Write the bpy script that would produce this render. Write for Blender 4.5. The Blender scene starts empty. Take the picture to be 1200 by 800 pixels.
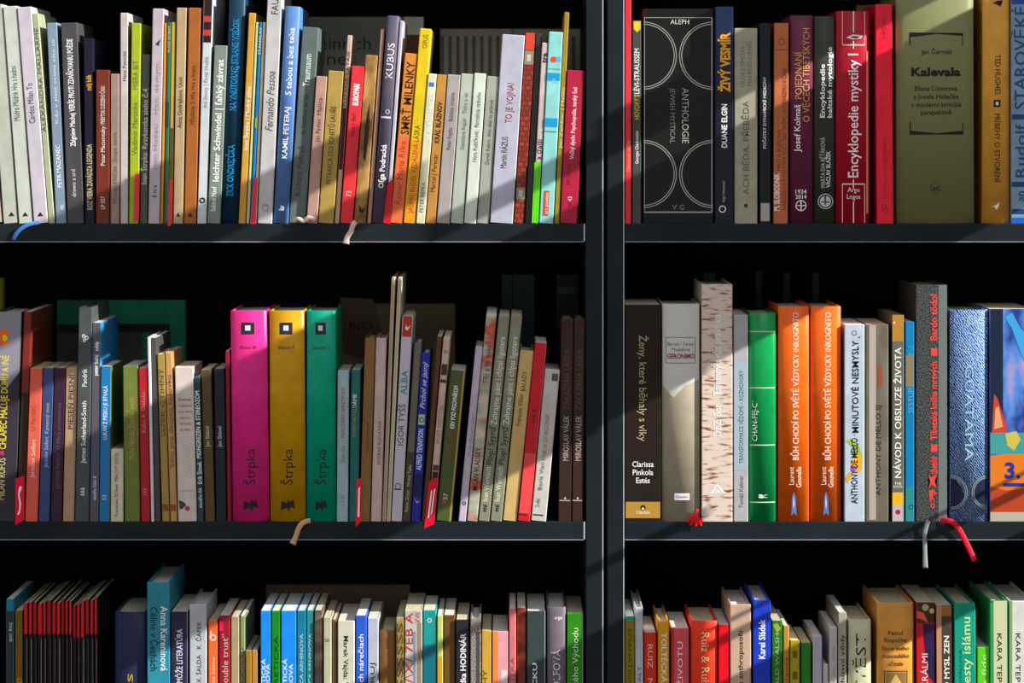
import bpy, bmesh, math, random
from mathutils import Matrix, Vector
random.seed(7)
C = bpy.context.scene.collection
sc = bpy.context.scene
# ---------------------------------------------------------------- camera
# 1 photo pixel = 1 mm on the plane of the shelf fronts (y = 0); world x = (px-600) mm, z = (400-py) mm
CAMD = 4.2; CAMZ = 0.23
cd = bpy.data.cameras.new('camera'); cam = bpy.data.objects.new('camera', cd); C.objects.link(cam)
cam.location = (0, -CAMD, CAMZ); cam.rotation_euler = (math.pi/2, 0, 0)
cd.sensor_width = 36; cd.lens = 36*CAMD/1.2; cd.shift_y = -CAMZ/1.2
cd.clip_start = .05; cd.clip_end = 60
cd.dof.use_dof = True; cd.dof.focus_distance = CAMD + .004; cd.dof.aperture_fstop = 4.0
sc.camera = cam
# ---------------------------------------------------------------- light
w = bpy.data.worlds.new('room_light'); sc.world = w; w.use_nodes = True
bg = w.node_tree.nodes['Background']; bg.inputs[0].default_value = (.95, .94, 1, 1); bg.inputs[1].default_value = .52
SUN = Vector((-2, .7, -1)).normalized()
sd = bpy.data.lights.new('sun', 'SUN'); sd.energy = 8.2; sd.angle = math.radians(.25); sd.color = (1, .98, .93)
so = bpy.data.objects.new('sun', sd); C.objects.link(so); so.location = (4, -2, 3)
so.rotation_euler = SUN.to_track_quat('-Z', 'Y').to_euler()
ad = bpy.data.lights.new('fill_light', 'AREA'); ad.shape = 'RECTANGLE'; ad.size = 1.6; ad.size_y = 1.2  # unseen fill panel, added for soft light from the front
ad.energy = 34; ad.color = (.9, .95, 1)
ao = bpy.data.objects.new('fill_light', ad); C.objects.link(ao); ao.location = (1.0, -3.6, 2.4)
ao.rotation_euler = (Vector((0, 0, 0)) - ao.location).to_track_quat('-Z', 'Y').to_euler()
sc.view_settings.view_transform = 'Standard'; sc.view_settings.look = 'None'
sc.view_settings.exposure = 0.0; sc.view_settings.gamma = 1; sc.view_settings.use_curve_mapping = False

# ---------------------------------------------------------------- materials
def lin(h):
    h = h.lstrip('#')
    if len(h) == 3: h = ''.join(c*2 for c in h)
    v = [int(h[i:i+2], 16)/255 for i in (0, 2, 4)]
    return tuple(((c+.055)/1.055)**2.4 if c > .04045 else c/12.92 for c in v)
MATS = {}
def mat(col, kind='plain', rough=.42):
    key = (col, kind, rough)
    if key in MATS: return MATS[key]
    m = bpy.data.materials.new(kind + '_' + col.strip('#')); m.use_nodes = True
    nt = m.node_tree; m.node_tree.nodes['Principled BSDF'].inputs['Specular IOR Level'].default_value = .25; N = nt.nodes; L = nt.links; P = N['Principled BSDF']
    P.inputs['Roughness'].default_value = rough
    cols = [lin(c) for c in col.split(',')]; c0 = cols[0]
    tc = N.new('ShaderNodeTexCoord'); src = tc.outputs['Object']
    def noise(scale, detail=3, stretch=None):
        n = N.new('ShaderNodeTexNoise'); n.inputs['Scale'].default_value = scale; n.inputs['Detail'].default_value = detail
        v = src
        if stretch:
            mp = N.new('ShaderNodeMapping'); mp.inputs['Scale'].default_value = stretch; L.new(src, mp.inputs[0]); v = mp.outputs[0]
        L.new(v, n.inputs['Vector']); return n.outputs[0]
    def ramp(fac, stops, mode='LINEAR'):
        r = N.new('ShaderNodeValToRGB'); r.color_ramp.interpolation = mode
        e = r.color_ramp.elements
        while len(e) < len(stops): e.new(.5)
        for k, (p, c) in enumerate(stops): e[k].position = p; e[k].color = (*c, 1)
        L.new(fac, r.inputs[0]); return r.outputs[0]
    def bump(h, s, d=.0004):
        b = N.new('ShaderNodeBump'); b.inputs['Strength'].default_value = s; b.inputs['Distance'].default_value = d
        L.new(h, b.inputs['Height']); L.new(b.outputs[0], P.inputs['Normal'])
    k = lambda c, f: tuple(min(1, x*f) for x in c)
    if kind == 'plain' or kind == 'matte':
        L.new(ramp(noise(55, 4), [(.3, k(c0, .88)), (.7, k(c0, 1.1))]), P.inputs['Base Color'])
        bump(noise(900, 2), .25)
        P.inputs['Specular IOR Level'].default_value = .2
        if kind == 'matte': P.inputs['Specular IOR Level'].default_value = .25
    elif kind == 'cloth':
        f = noise(1400, 2)
        L.new(ramp(f, [(.3, k(c0, .8)), (.7, k(c0, 1.15))]), P.inputs['Base Color']); bump(f, .5)
        P.inputs['Specular IOR Level'].default_value = .2
    elif kind == 'ink':
        P.inputs['Base Color'].default_value = (*c0, 1)
    elif kind == 'foil':
        P.inputs['Base Color'].default_value = (*c0, 1); P.inputs['Metallic'].default_value = .6
    elif kind == 'pages':
        f = noise(1.0, 2, (1600, 20, 4))
        L.new(ramp(f, [(.3, k(c0, .72)), (.65, k(c0, 1.08))]), P.inputs['Base Color'])
    elif kind == 'bark':
        f = noise(1.0, 6, (50, 50, 260))
        L.new(ramp(f, [(.30, lin('5b3524')), (.38, lin('a0705a')), (.46, cols[0]), (.75, k(c0, 1.08))]), P.inputs['Base Color']); bump(f, .2)
    elif kind == 'denim':
        mp = N.new('ShaderNodeMapping'); mp.inputs['Rotation'].default_value = (0, math.radians(38), 0); L.new(src, mp.inputs[0])
        wv = N.new('ShaderNodeTexWave'); wv.bands_direction = 'X'; wv.inputs['Scale'].default_value = 135
        wv.inputs['Distortion'].default_value = 6; wv.inputs['Detail'].default_value = 3; wv.inputs['Detail Scale'].default_value = 3
        L.new(mp.outputs[0], wv.inputs[0])
        L.new(ramp(wv.outputs[1], [(.15, lin('0f3f86')), (.55, lin('2a74c4')), (.97, lin('bcd6ee'))]), P.inputs['Base Color']); bump(wv.outputs[1], .4)
    elif kind == 'mix':          # blotchy picture print of the listed colours
        f = noise(26, 4, (1, 1, .55))
        n = len(cols); L.new(ramp(f, [(.28+.44*i/max(1, n-1), cols[i]) for i in range(n)]), P.inputs['Base Color'])
    elif kind == 'layers':       # picture print in horizontal layers
        f = noise(1.0, 4, (14, 14, 34))
        n = len(cols); L.new(ramp(f, [(.3+.4*i/max(1, n-1), cols[i]) for i in range(n)]), P.inputs['Base Color'])
    elif kind == 'speck':
        f = noise(700, 3)
        L.new(ramp(f, [(.42, cols[0]), (.56, cols[1])]), P.inputs['Base Color'])
    elif kind == 'check':        # woven pattern
        ck = N.new('ShaderNodeTexBrick'); ck.inputs['Scale'].default_value = 1
        ck.inputs['Brick Width'].default_value = .007; ck.inputs['Row Height'].default_value = .006; ck.inputs['Mortar Size'].default_value = .0009
        ck.inputs['Color1'].default_value = (*cols[0], 1); ck.inputs['Color2'].default_value = (*cols[1], 1); ck.inputs['Mortar'].default_value = (*k(cols[0], .4), 1)
        sx = N.new('ShaderNodeSeparateXYZ'); cx = N.new('ShaderNodeCombineXYZ'); L.new(src, sx.inputs[0]); L.new(sx.outputs[0], cx.inputs[0]); L.new(sx.outputs[2], cx.inputs[1])
        L.new(cx.outputs[0], ck.inputs[0]); L.new(ck.outputs[0], P.inputs['Base Color'])
    elif kind == 'board':        # black-blue stained shelf board with dust and scuffs
        f = noise(9, 6); g = noise(420, 2)
        mx = N.new('ShaderNodeMix'); mx.data_type = 'RGBA'
        L.new(ramp(g, [(.70, (0, 0, 0)), (.76, (1, 1, 1))]), mx.inputs[0])
        L.new(ramp(f, [(.3, k(c0, .7)), (.7, k(c0, 1.4))]), mx.inputs[6]); mx.inputs[7].default_value = (*k(c0, 3.5), 1)
        L.new(mx.outputs[2], P.inputs['Base Color']); bump(noise(300, 4), .25); P.inputs['Specular IOR Level'].default_value = .12
    MATS[key] = m; return m

# ---------------------------------------------------------------- mesh helpers
def obj(name, me, m, parent=None, kind=None, label=None):
    o = bpy.data.objects.new(name, me); C.objects.link(o)
    if m: me.materials.append(m)
    if parent: o.parent = parent
    if kind: o['kind'] = kind
    if label: o['label'] = label
    return o
def mesh(vs, fs, smooth=None):
    me = bpy.data.meshes.new('m'); me.from_pydata(vs, [], fs); me.update()
    if smooth: me.polygons.foreach_set('use_smooth', smooth)
    return me
def box_mesh(x0, x1, y0, y1, z0, z1, bev=0):
    bm = bmesh.new(); bmesh.ops.create_cube(bm, size=1)
    for v in bm.verts:
        v.co = ((x0+x1)/2+v.co.x*(x1-x0), (y0+y1)/2+v.co.y*(y1-y0), (z0+z1)/2+v.co.z*(z1-z0))
    if bev: bmesh.ops.bevel(bm, geom=bm.edges[:], offset=bev, segments=2, affect='EDGES', profile=.5)
    bmesh.ops.recalc_face_normals(bm, faces=bm.faces[:])
    me = bpy.data.meshes.new('m'); bm.to_mesh(me); bm.free(); return me
def thing(name, label, cat, loc=(0, 0, 0), rot=(0, 0, 0), group=None):
    o = bpy.data.objects.new(name, None); C.objects.link(o); o.empty_display_size = .02
    o.location = loc; o.rotation_euler = rot; o['label'] = label; o['category'] = cat
    if group: o['group'] = group
    return o
X = lambda px: (px-600)/1000
Z = lambda py: (400-py)/1000

# ---------------------------------------------------------------- bookcases
BACK = .30
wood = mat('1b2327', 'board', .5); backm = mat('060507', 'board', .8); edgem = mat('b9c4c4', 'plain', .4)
SH = {'1': 262, '2': 611}
for (label, xa, xb, pa, pb) in (('black stained bookcase filling the left of the picture', -140, 684, (-160, -140), (686.5, 707)),
                                ('black stained bookcase filling the right of the picture', 732.5, 1420, (711.5, 731.5), (1420, 1440))):
    t = thing('bookcase', label, 'bookcase', (X(pa[0]), 0, Z(1400)), group='the two black bookcases')
    L0 = t.location
    def part(n, x0, x1, y0, y1, z0, z1, m, bev=0, lab=None):
        return obj(n, box_mesh(x0-L0.x, x1-L0.x, y0-L0.y, y1-L0.y, z0-L0.z, z1-L0.z, bev), m, t, label=lab)
    for p in (pa, pb): 
        part('side_panel', X(p[0]), X(p[1])-.0011, 0, BACK+.01, Z(1400), Z(-520), wood, .0011)
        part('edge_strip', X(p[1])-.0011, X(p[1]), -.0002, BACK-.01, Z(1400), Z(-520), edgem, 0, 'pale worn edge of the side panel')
    part('back_panel', X(pa[1]), X(pb[0]), BACK, BACK+.008, Z(1400), Z(-520), backm)
    for py in (-434, -86, 262, 611, 960, 1308):
        s = part('shelf', X(xa), X(xb), 0, BACK, Z(py+21), Z(py), wood, .0009)
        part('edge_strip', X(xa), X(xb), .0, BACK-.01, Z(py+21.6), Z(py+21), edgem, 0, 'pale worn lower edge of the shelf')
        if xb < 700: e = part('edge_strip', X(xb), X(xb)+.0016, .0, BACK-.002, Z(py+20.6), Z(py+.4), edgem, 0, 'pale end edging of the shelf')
        
# ---------------------------------------------------------------- side window on the right that lets the sun in
XW = 1.3
LIT = [(-400, 205, [(-500, 285), (408, 446), (480, 562), (858, 1009), (1020, 1400)]),
       (205, 438, [(-500, 357), (409, 438), (480, 562), (858, 1009), (1020, 1400)]),
       (438, 500, [(-500, 438), (480, 562), (857, 1009), (1020, 1400)]),
       (500, 700, [(-500, 511), (537, 578), (856, 1009), (1020, 1090)]),
       (700, 830, [(-500, 490), (540, 578), (850, 1008), (1020, 1090)]),
       (830, 1300, [(-500, 470), (548, 580), (843, 1152), (1156, 1168), (1178, 1222), (1285, 1700)])]
def yw(px): return -(XW-X(px))*.35
def zw(s): return .7+XW/2-s/1000
wall = mat('b8b4ab', 'matte', .8); fr = mat('d8d4ca', 'plain', .5)
obj('wall_back', box_mesh(-2.4, XW+.06, .33, .4, Z(1400)-.005, 1.9), wall, kind='structure')
obj('floor', box_mesh(-2.4, XW+.06, -3.2, .4, Z(1400)-.06, Z(1400)-.0005), mat('6b5a48', 'board', .6), kind='structure')
ytop, ybot = yw(1300), yw(-400)      # y range of the opening
obj('wall_right', box_mesh(XW-.02, XW+.06, ytop, .9, zw(1700)-.6, zw(-500)+.6), wall, kind='structure')
o = obj('wall_right', box_mesh(XW-.02, XW+.06, ybot-2.0, ybot, zw(1700)-.6, zw(-500)+.6), wall, kind='structure')
obj('wall_right', box_mesh(XW-.02, XW+.06, ybot, ytop, zw(1700)-.6, zw(1700)), wall, kind='structure')
obj('wall_right', box_mesh(XW-.02, XW+.06, ybot, ytop, zw(-500), zw(-500)+.6), wall, kind='structure')
win = bpy.data.objects.new('window_1', None); C.objects.link(win); win['kind'] = 'structure'
win.location = (XW, ytop, zw(1700)); WL = win.location
for (a, b, bands) in LIT:
    bands = sorted(bands); prev = -500
    for (s0, s1) in bands + [(1700, 1700)]:
        if s0 > prev+1:
            obj('sun_mask_board', box_mesh(-.002, .002, yw(a)-WL.y, yw(b)-WL.y, zw(s0)-WL.z, zw(prev)-WL.z), fr, win)  # unseen boards, added and cut so the sun falls in bands
        prev = s1

# ---------------------------------------------------------------- lettering (collected, then turned into flat print)
TEXTS = []
def spine_y(b, x):                   # depth of the spine surface at local x
    q = 2*x/b['w']-1
    e = max(0, abs(q)*b['w']/2-(b['w']/2-.0009))
    return b['bulge']*q*q + e*.9
def local(b, px, py):
    z = (b['sy']-py)/1000
    return (((px-b['xb0'])/1000-z*b['tan'])*b['cos'], z/b['cos'])
def T(text, y0, y1, cap, col, xf=.5, d='u', bold=0, kind='ink', sh=0):
    return ('T', text, y0, y1, cap, col, xf, d, bold, kind, sh)
def R(x0, y0, x1, y1, col, kind='ink'): return ('R', x0, y0, x1, y1, col, kind)   # patch, fractions of width, photo y
def O(x, y, r, th, col, kind='ink'): return ('O', x, y, r, th, col, kind)         # ring
def D(x, y, r, col): return ('D', x, y, r, col)
def P(pts, col): return ('P', pts, col)
def flat_patch(b, pts2, faces, col, name, off=.00015, kind='ink', label=None):
    b['nm'] = b.get('nm', 0)+1; off += .00003*b['nm']
    if name == 'poly':               # cut a polygon into strips so that it follows the spine
        bm = bmesh.new(); bm.faces.new([bm.verts.new((x, 0, z)) for x, z in pts2])
        bmesh.ops.triangulate(bm, faces=bm.faces[:])
        if b['bulge']:
            for i in range(1, 12):
                bmesh.ops.bisect_plane(bm, geom=bm.verts[:]+bm.edges[:]+bm.faces[:], plane_co=(b['w']*i/12, 0, 0), plane_no=(1, 0, 0))
        for v in bm.verts: v.co.y = spine_y(b, min(max(v.co.x, .0008), b['w']-.0008))-off
        me = bpy.data.meshes.new('m'); bm.to_mesh(me); bm.free()
        return obj('emblem', me, mat(col, kind), b['cov'])
    vs = [(x, (spine_y(b, x) if b['bulge'] else 0)-off, z) for x, z in pts2]
    o = obj(name, mesh(vs, faces), mat(col, kind), b['cov']); return o
def do_mark(b, m):
    wd = b['w']
    if m[0] == 'T':
        cu = bpy.data.curves.new('t', 'FONT'); cu.body = m[1]; cu.resolution_u = 2; cu.fill_mode = 'FRONT'
        cu.offset = m[8]*.01; cu.shear = m[10]
        o = bpy.data.objects.new('tmp', cu); C.objects.link(o); TEXTS.append((o, b, m))
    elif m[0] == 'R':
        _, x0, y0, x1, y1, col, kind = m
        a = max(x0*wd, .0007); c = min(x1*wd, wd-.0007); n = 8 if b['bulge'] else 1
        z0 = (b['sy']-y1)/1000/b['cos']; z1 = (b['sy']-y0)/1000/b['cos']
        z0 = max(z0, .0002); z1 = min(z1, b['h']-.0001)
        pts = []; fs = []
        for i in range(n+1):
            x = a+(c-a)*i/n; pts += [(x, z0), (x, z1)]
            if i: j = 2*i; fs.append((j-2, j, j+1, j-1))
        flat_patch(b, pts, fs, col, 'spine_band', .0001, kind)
    elif m[0] == 'O':
        _, x, y, r, th, col, kind = m; pts = []; fs = []; n = 36
        cx = x*wd; cz = (b['sy']-y)/1000
        for i in range(n):
            a = 2*math.pi*i/n
            for rr in (r, r-th): pts.append((cx+rr/1000*math.cos(a), cz+rr/1000*math.sin(a)))
            j = 2*i; k = (2*i+2) % (2*n); fs.append((j, k, k+1, j+1))
        # clip to the spine
        pts = [(min(max(px, .001), wd-.001), pz) for px, pz in pts]
        flat_patch(b, pts, fs, col, 'emblem', .0002, kind)
    elif m[0] == 'ARC':                 # ring centred on a spine edge, only the half that lies on the spine
        _, x, y, r, col = m; pts = []; fs = []; n = 40; sg = 1 if x < .5 else -1
        cx = x*wd; cz = (b['sy']-y)/1000
        for i in range(n+1):
            a = -math.pi/2+math.pi*i/n
            for rr in (r, r-1.1): pts.append((min(max(cx+sg*rr/1000*math.cos(a), .001), wd-.001), cz+rr/1000*math.sin(a)))
            if i: j = 2*i; fs.append((j-2, j, j+1, j-1))
        flat_patch(b, pts, fs, col, 'emblem', .0002, 'foil')
    elif m[0] == 'D':
        _, x, y, r, col = m; n = 16; cx = x*wd; cz = (b['sy']-y)/1000
        flat_patch(b, [(cx+r/1000*math.cos(2*math.pi*i/n), cz+r/1000*math.sin(2*math.pi*i/n)) for i in range(n)], None, col, 'poly', .0001)
    elif m[0] == 'P':
        pts = []
        for (fx, y) in m[1]: pts.append((fx*wd, (b['sy']-y)/1000))
        flat_patch(b, [(min(max(x, .0008), wd-.0008), z) for x, z in pts], None, m[2], 'poly', .0001)
def finish_texts():
    bpy.context.view_layer.update(); dg = bpy.context.evaluated_depsgraph_get()
    for o, b, m in TEXTS:
        _, text, y0, y1, cap, col, xf, d, bold, kind, sh = m
        me = bpy.data.meshes.new_from_object(o.evaluated_get(dg), depsgraph=dg)
        xs = [v.co.x for v in me.vertices]
        if not xs: continue
        lo, hi = min(xs), max(xs); L = max(hi-lo, 1e-6)
        if d == 'h':      # y0 = baseline, y1 = width
            s = y1/1000/L; xc = xf*b['w']; zb = (b['sy']-y0)/1000
        else:
            s = (y1-y0)/1000/b['cos']/L; xc = xf*b['w']
        cs = cap/1000/.70
        for v in me.vertices:
            gx, gy = v.co.x-lo, v.co.y
            if d == 'u': x = xc-(gy-.35)*cs; z = (b['sy']-y1)/1000/b['cos']+gx*s
            elif d == 'd': x = xc+(gy-.35)*cs; z = (b['sy']-y0)/1000/b['cos']-gx*s
            else: x = xc+(gx-L/2)*s; z = zb+gy*cs
            x = min(max(x, .0003), b['w']-.0003)
            v.co = (x, (spine_y(b, x) if b['bulge'] else 0)-.0002-.00003*b.get('nm', 0), z)
        me.materials.clear()
        obj('spine_lettering', me, mat(col, kind), b['cov'])
        bpy.data.objects.remove(o)

# ---------------------------------------------------------------- books
PAGES = ['e6dfcb', 'ddd3b8', 'ecebe4', 'd9cdae', 'e3e1da']
BOOKS = {}; PREV = {}
GROUPS = {'1L': 'books on the upper left shelf', '1R': 'books on the upper right shelf', '2L': 'books on the middle left shelf',
          '2R': 'books on the middle right shelf', '3L': 'books on the lower left shelf', '3R': 'books on the lower right shelf'}
SY = {'1': 262, '2': 611, '3': 960}
def cover_mesh(wd, dp, h, t, bulge, b):
    n = 10 if bulge else 2
    r = .0009; P_ = [(0, dp), (0, bulge+r*.9+.0004)]
    for i in range(n+1):
        x = r*.35+(wd-r*.7)*i/n if bulge else [.0009, wd/2, wd-.0009][i]
        P_.append((x, spine_y(b, x)))
    P_ += [(wd, bulge+r*.9+.0004), (wd, dp)]
    Q_ = []
    for i, (x, y) in enumerate(P_):
        if i in (0, len(P_)-1): Q_.append((min(max(x, t), wd-t), y))
        else:
            qx = min(max(x, t), wd-t); Q_.append((qx, max(y, spine_y(b, qx)+t)))
    vs = []; fs = []; sm = []; k = len(P_)
    ch = min(.0009, wd*.2)
    for z in (0, h):
        vs += [(x, y, z-(ch if z else 0)) for x, y in P_]; vs += [(x, y, z) for x, y in Q_]
    R0 = len(vs)                      # rim ring: the outline drawn in a little at the very top
    vs += [(min(max(x, ch*.6), wd-ch*.6), y+(0 if i in (0, len(P_)-1) else ch*.6), h) for i, (x, y) in enumerate(P_)]
    for i in range(k-1):
        fs.append((i, i+1, 2*k+i+1, 2*k+i)); sm.append(bulge > 0 and 2 <= i < k-3)
        fs.append((k+i+1, k+i, 3*k+i, 3*k+i+1)); sm.append(False)
        fs.append((2*k+i, 2*k+i+1, R0+i+1, R0+i)); sm.append(False)
        fs.append((R0+i, R0+i+1, 3*k+i+1, 3*k+i)); sm.append(False)
        fs.append((i+1, i, k+i, k+i+1)); sm.append(False)
    fs.append((0, k, 3*k, R0, 2*k)[::-1]); sm.append(False); fs.append((k-1, 2*k-1, 4*k-1, R0+k-1, 3*k-1)); sm.append(False)
    me = mesh(vs, fs, sm)
    bm = bmesh.new(); bm.from_mesh(me); bmesh.ops.recalc_face_normals(bm, faces=bm.faces[:]); bm.to_mesh(me); bm.free()
    return me
def BK(row, x0, x1, xt, yt, col, label, marks=(), hard=0, kind='plain', rec=None, dep=None, rough=None, pages=None, cat='book', group=None, key=None):
    sy = SY[row[0]]
    tn = (xt-x0)/(sy-yt) if abs(xt-x0) > .6 else 0
    if row in PREV:                  # keep clear of the neighbour on the left
        px1, pt, ph = PREV[row]; zz = min(ph, sy-yt)
        tn = max(tn, pt+(px1-x0+.1)/zz) if px1+pt*zz > x0+tn*zz-.1 else tn
    PREV[row] = (x1, tn, sy-yt)
    th = math.atan(tn)
    c = math.cos(th); wd = (x1-x0-.45)*c/1000; h = (sy-yt)/1000/c - (abs(math.sin(th))*wd if th > 0 else 0)
    rec = random.choice([.0012, .002, .003, .0045, .006]) if rec is None else rec
    dep = min(.2, max(.1, .68*h)) if dep is None else dep
    k = (CAMD+rec)/CAMD
    rx = X(x0+.2)*k if th <= 0 else X(x1-.25)*k-wd*c
    rz = Z(sy)+.0001 + (wd*math.sin(th) if th > 0 else 0)
    root = thing('book', label, cat, (rx, rec, rz), (0, th, 0), group or GROUPS[row])
    b = dict(root=root, w=wd, h=h, cos=c, tan=math.tan(th), sy=sy, xb0=x0, bulge=(min(.1*wd, .006) if hard == 2 else 0))
    t = min(.0022, wd*.16) if hard else min(.0006, wd*.12)
    b['cov'] = obj('cover', cover_mesh(wd, dep, h, t, b['bulge'], b), mat(col, kind, rough if rough is not None else (.45 if hard else .36)), root)
    ins = .0035 if hard else .0002
    y0 = b['bulge']+t+.0012
    obj('page_block', box_mesh(t+.0001, wd-t-.0001, y0, dep-ins-.0005, .0003+ins*.6, h-ins-.0002), mat(pages or PAGES[(int(x0)*7) % 5], 'pages', .8), root)
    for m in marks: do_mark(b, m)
    b['M'] = Matrix.Translation((rx, rec, rz)) @ Matrix.Rotation(th, 4, 'Y')
    if key: BOOKS[key] = b
    return b
def FACE(row, x0, x1, yt, col, label, yb=.27, marks=(), kind='plain', th=.012):   # a book standing face-out against the back
    k = (CAMD+yb)/CAMD; sy = SY[row[0]]
    xa, xb = X(x0)*k, X(x1)*k; zt = CAMZ-(yt-170)/1000*k; h = zt-Z(sy)
    root = thing('book', label, 'book', (xa, yb, Z(sy)+.0001), (0, 0, 0), GROUPS[row])
    wd = xb-xa; W = []
    bm = bmesh.new()
    for (a, c, d, e) in ((0, wd, 0, .0015), (0, wd, th-.0015, th), (0, .0015, .0015, th-.0015)):
        bb = bmesh.ops.create_cube(bm, size=1)
        for v in bb['verts']: v.co = ((a+c)/2+v.co.x*(c-a), (d+e)/2+v.co.y*(e-d), h/2+v.co.z*h)
    me = bpy.data.meshes.new('m'); bm.to_mesh(me); bm.free()
    cov = obj('cover', me, mat(col, kind, .5), root)
    obj('page_block', box_mesh(.0016, wd-.002, .0016, th-.0016, .001, h-.002), mat('d9d2bd', 'pages', .8), root)
    b = dict(root=root, cov=cov, w=wd, h=h, cos=1, tan=0, sy=sy, xb0=x0, bulge=0)
    for m in marks: do_mark(b, m)
def ribbon(b, pts, wd, col, label, name='ribbon_bookmark', fray=0):
    vs = []; fs = []
    P3 = [Vector((X(x), y, Z(p))) for x, p, y in pts]
    # smooth the path
    Q = []
    for i in range(len(P3)-1):
        p0 = P3[max(i-1, 0)]; p1 = P3[i]; p2 = P3[i+1]; p3 = P3[min(i+2, len(P3)-1)]
        for s in range(5):
            t = s/5; Q.append(.5*((2*p1)+(p2-p0)*t+(2*p0-5*p1+4*p2-p3)*t*t+(3*p1-p0-3*p2+p3)*t**3))
    Q.append(P3[-1]); n = len(Q)
    for i, q in enumerate(Q):
        t = (Q[min(i+1, n-1)]-Q[max(i-1, 0)]).normalized(); side = t.cross(Vector((0, 1, 0)))
        side = side.normalized() if side.length > 1e-3 else Vector((1, 0, 0))
        ww = wd/2000*(1+.35*max(0, (i-n*.75)/(n*.25)) if fray else 1)
        for u in (-1, -.33, .33, 1): vs.append(tuple(q+side*ww*u+Vector((0, -.0004*(1-abs(u)), 0))))
        if i:
            for j in range(3): a = 4*i+j; fs.append((a-4, a-3, a+1, a))
    me = mesh(vs, fs, [True]*len(fs)); o = obj(name, me, mat(col, 'cloth', .6), b['root'], label=label)
    o.matrix_parent_inverse = b['M'].inverted()
    md = o.modifiers.new('thick', 'SOLIDIFY'); md.thickness = .0004
def TAB(pts, col, label, letter=None, y=-.0006, th=.0006, lc='ffffff'):
    """marker tab tucked between books; pts = outline in photo pixels"""
    x0 = min(p[0] for p in pts); y1 = max(p[1] for p in pts)
    t = thing('marker_tab', label, 'tab', (X(x0), y, Z(y1)), group='marker tabs tucked between books')
    V = [(X(a)-X(x0), 0, Z(c)-Z(y1)) for a, c in pts]; n = len(V)
    vs = [(a, 0, c) for a, _, c in V]+[(a, th, c) for a, _, c in V]
    fs = [tuple(range(n))[::-1], tuple(range(n, 2*n))]+[(i, (i+1) % n, n+(i+1) % n, n+i) for i in range(n)]
    obj('tab', mesh(vs, fs), mat(col, 'plain', .25), t)
    if letter:
        for (poly) in letter:
            m = len(poly); obj('emblem', mesh([(X(a)-X(x0), -.0002, Z(c)-Z(y1)) for a, c in poly], [tuple(range(m))]), mat(lc, 'ink'), t)
# ================================================================ UPPER LEFT SHELF
tri = lambda x, c='222': P([(x-.22, 254), (x+.22, 254), (x, 249)], c)
BK('1L', -22, 3, -44, 4, 'c9b9a6', 'beige book at the left edge of the picture, leaning left on the upper shelf')
BK('1L', 4, 21, -14, 6, 'b9bfae', 'leaning pale grey-green book with a rough spine, first full one of the upper left shelf', [tri(.6)], rec=.002)
BK('1L', 22, 38.5, -1, 8, 'c6ccc0', 'leaning pale book with thin grey title, second full one of the upper left shelf', [T('Múdro Múdrik Hra s hadmi', 78, 142, 7, '55575a', .42), tri(.5)], rec=.001)
BK('1L', 39.5, 56.5, 12, 9, 'c8c0c8', 'leaning white book with a blue ribbon hanging from its foot, upper left shelf', [T('Cardos Milan To', 98, 145, 7, '444', .45), tri(.5)], rec=0, key='rib_blue')
BK('1L', 57, 64.5, 36, 16, 'a8b08c', 'slim leaning pale green book with dotted grey title, upper left shelf', [T('ALEXANDRA MALLARMÉ', 33, 155, 4.5, '4a5048', .5)], rec=.002)
BK('1L', 65.5, 78, 54.5, 27, '8296a8', 'slim slate-blue book with white spaced lettering, upper left shelf', [T('Kdo v zlaté ocúna ešte sú', 47, 145, 4, 'dfe6ea', .5), T('PETR MAZANEC', 170, 220, 5, 'f2f4f4', .5, bold=1), T('m', 241, 246, 6, 'f2f4f4', .6)], rec=.003)
BK('1L', 79, 98.5, 71, 27, '4b494b', 'wide charcoal book with white capitals along the spine, upper left shelf', [T('Zbigniew Machej', 133, 172, 6, 'f0efec', .5, bold=2), T('VERŠE PROTI ZDAŇOVANIU POÉZIE', 46, 131, 6.5, 'f0efec', .5, bold=2), T('drewo a srd', 199, 231, 5, 'ded9d2', .45)], rec=.002)
BK('1L', 99.5, 111.5, 97.5, 45, '1c1b2e', 'dark navy book with yellow and cream capitals, beside a brown-red book', [T('môj bôb', 88, 106, 6, 'd8a91c', .5, bold=2), T('ROZ VIERA ZAVÁDZA LEGENDA', 169, 246, 6, 'bdb38b', .5, bold=2)], rec=.003)
BK('1L', 112.2, 128.5, 112.2, 82, '74301f', 'low brown-red paperback with white lettering, upper left shelf', [T('Peter Macsovszky', 148, 194, 5, 'f0e6de', .5), T('/ PRÍBYTOK CUDZIEHO ČASU', 101, 147, 5, 'f0e6de', .5), T('LP 027', 230, 245, 5, 'f0e6de', .5)], rec=.001)
BK('1L', 129.2, 140, 129.2, 86.5, '9c8478', 'low beige-brown paperback right of a brown-red one, upper left shelf', [T('Marián Milčák  Stopa vetra', 155, 238, 4.5, '6b564e', .5)], rec=.002)
BK('1L', 140.8, 150.2, 140.8, 15, 'c3bab4', 'tall grey-white slim book left of a lime one, upper left shelf', [T('Hana Ponická', 60, 95, 4, '333', .55)], rec=.004)
BK('1L', 151, 162.5, 154, 27, 'a4b428', 'lime yellow slim book on the upper left shelf', [T('Vladimír Martinka', 120, 182, 6, '6b7a2a', .5), T('MIERA BIT', 71, 105, 6, '6b7a2a', .5)], rec=.003)
BK('1L', 163.5, 172.7, 166.5, 63.5, '575b4b', 'dark olive slim book with cream title right of the lime one', [T('Ivan Štrpka: Ryzykantka alebo č.4', 104, 216, 6, 'd9d8ca', .5, bold=1)], rec=.005)
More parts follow.
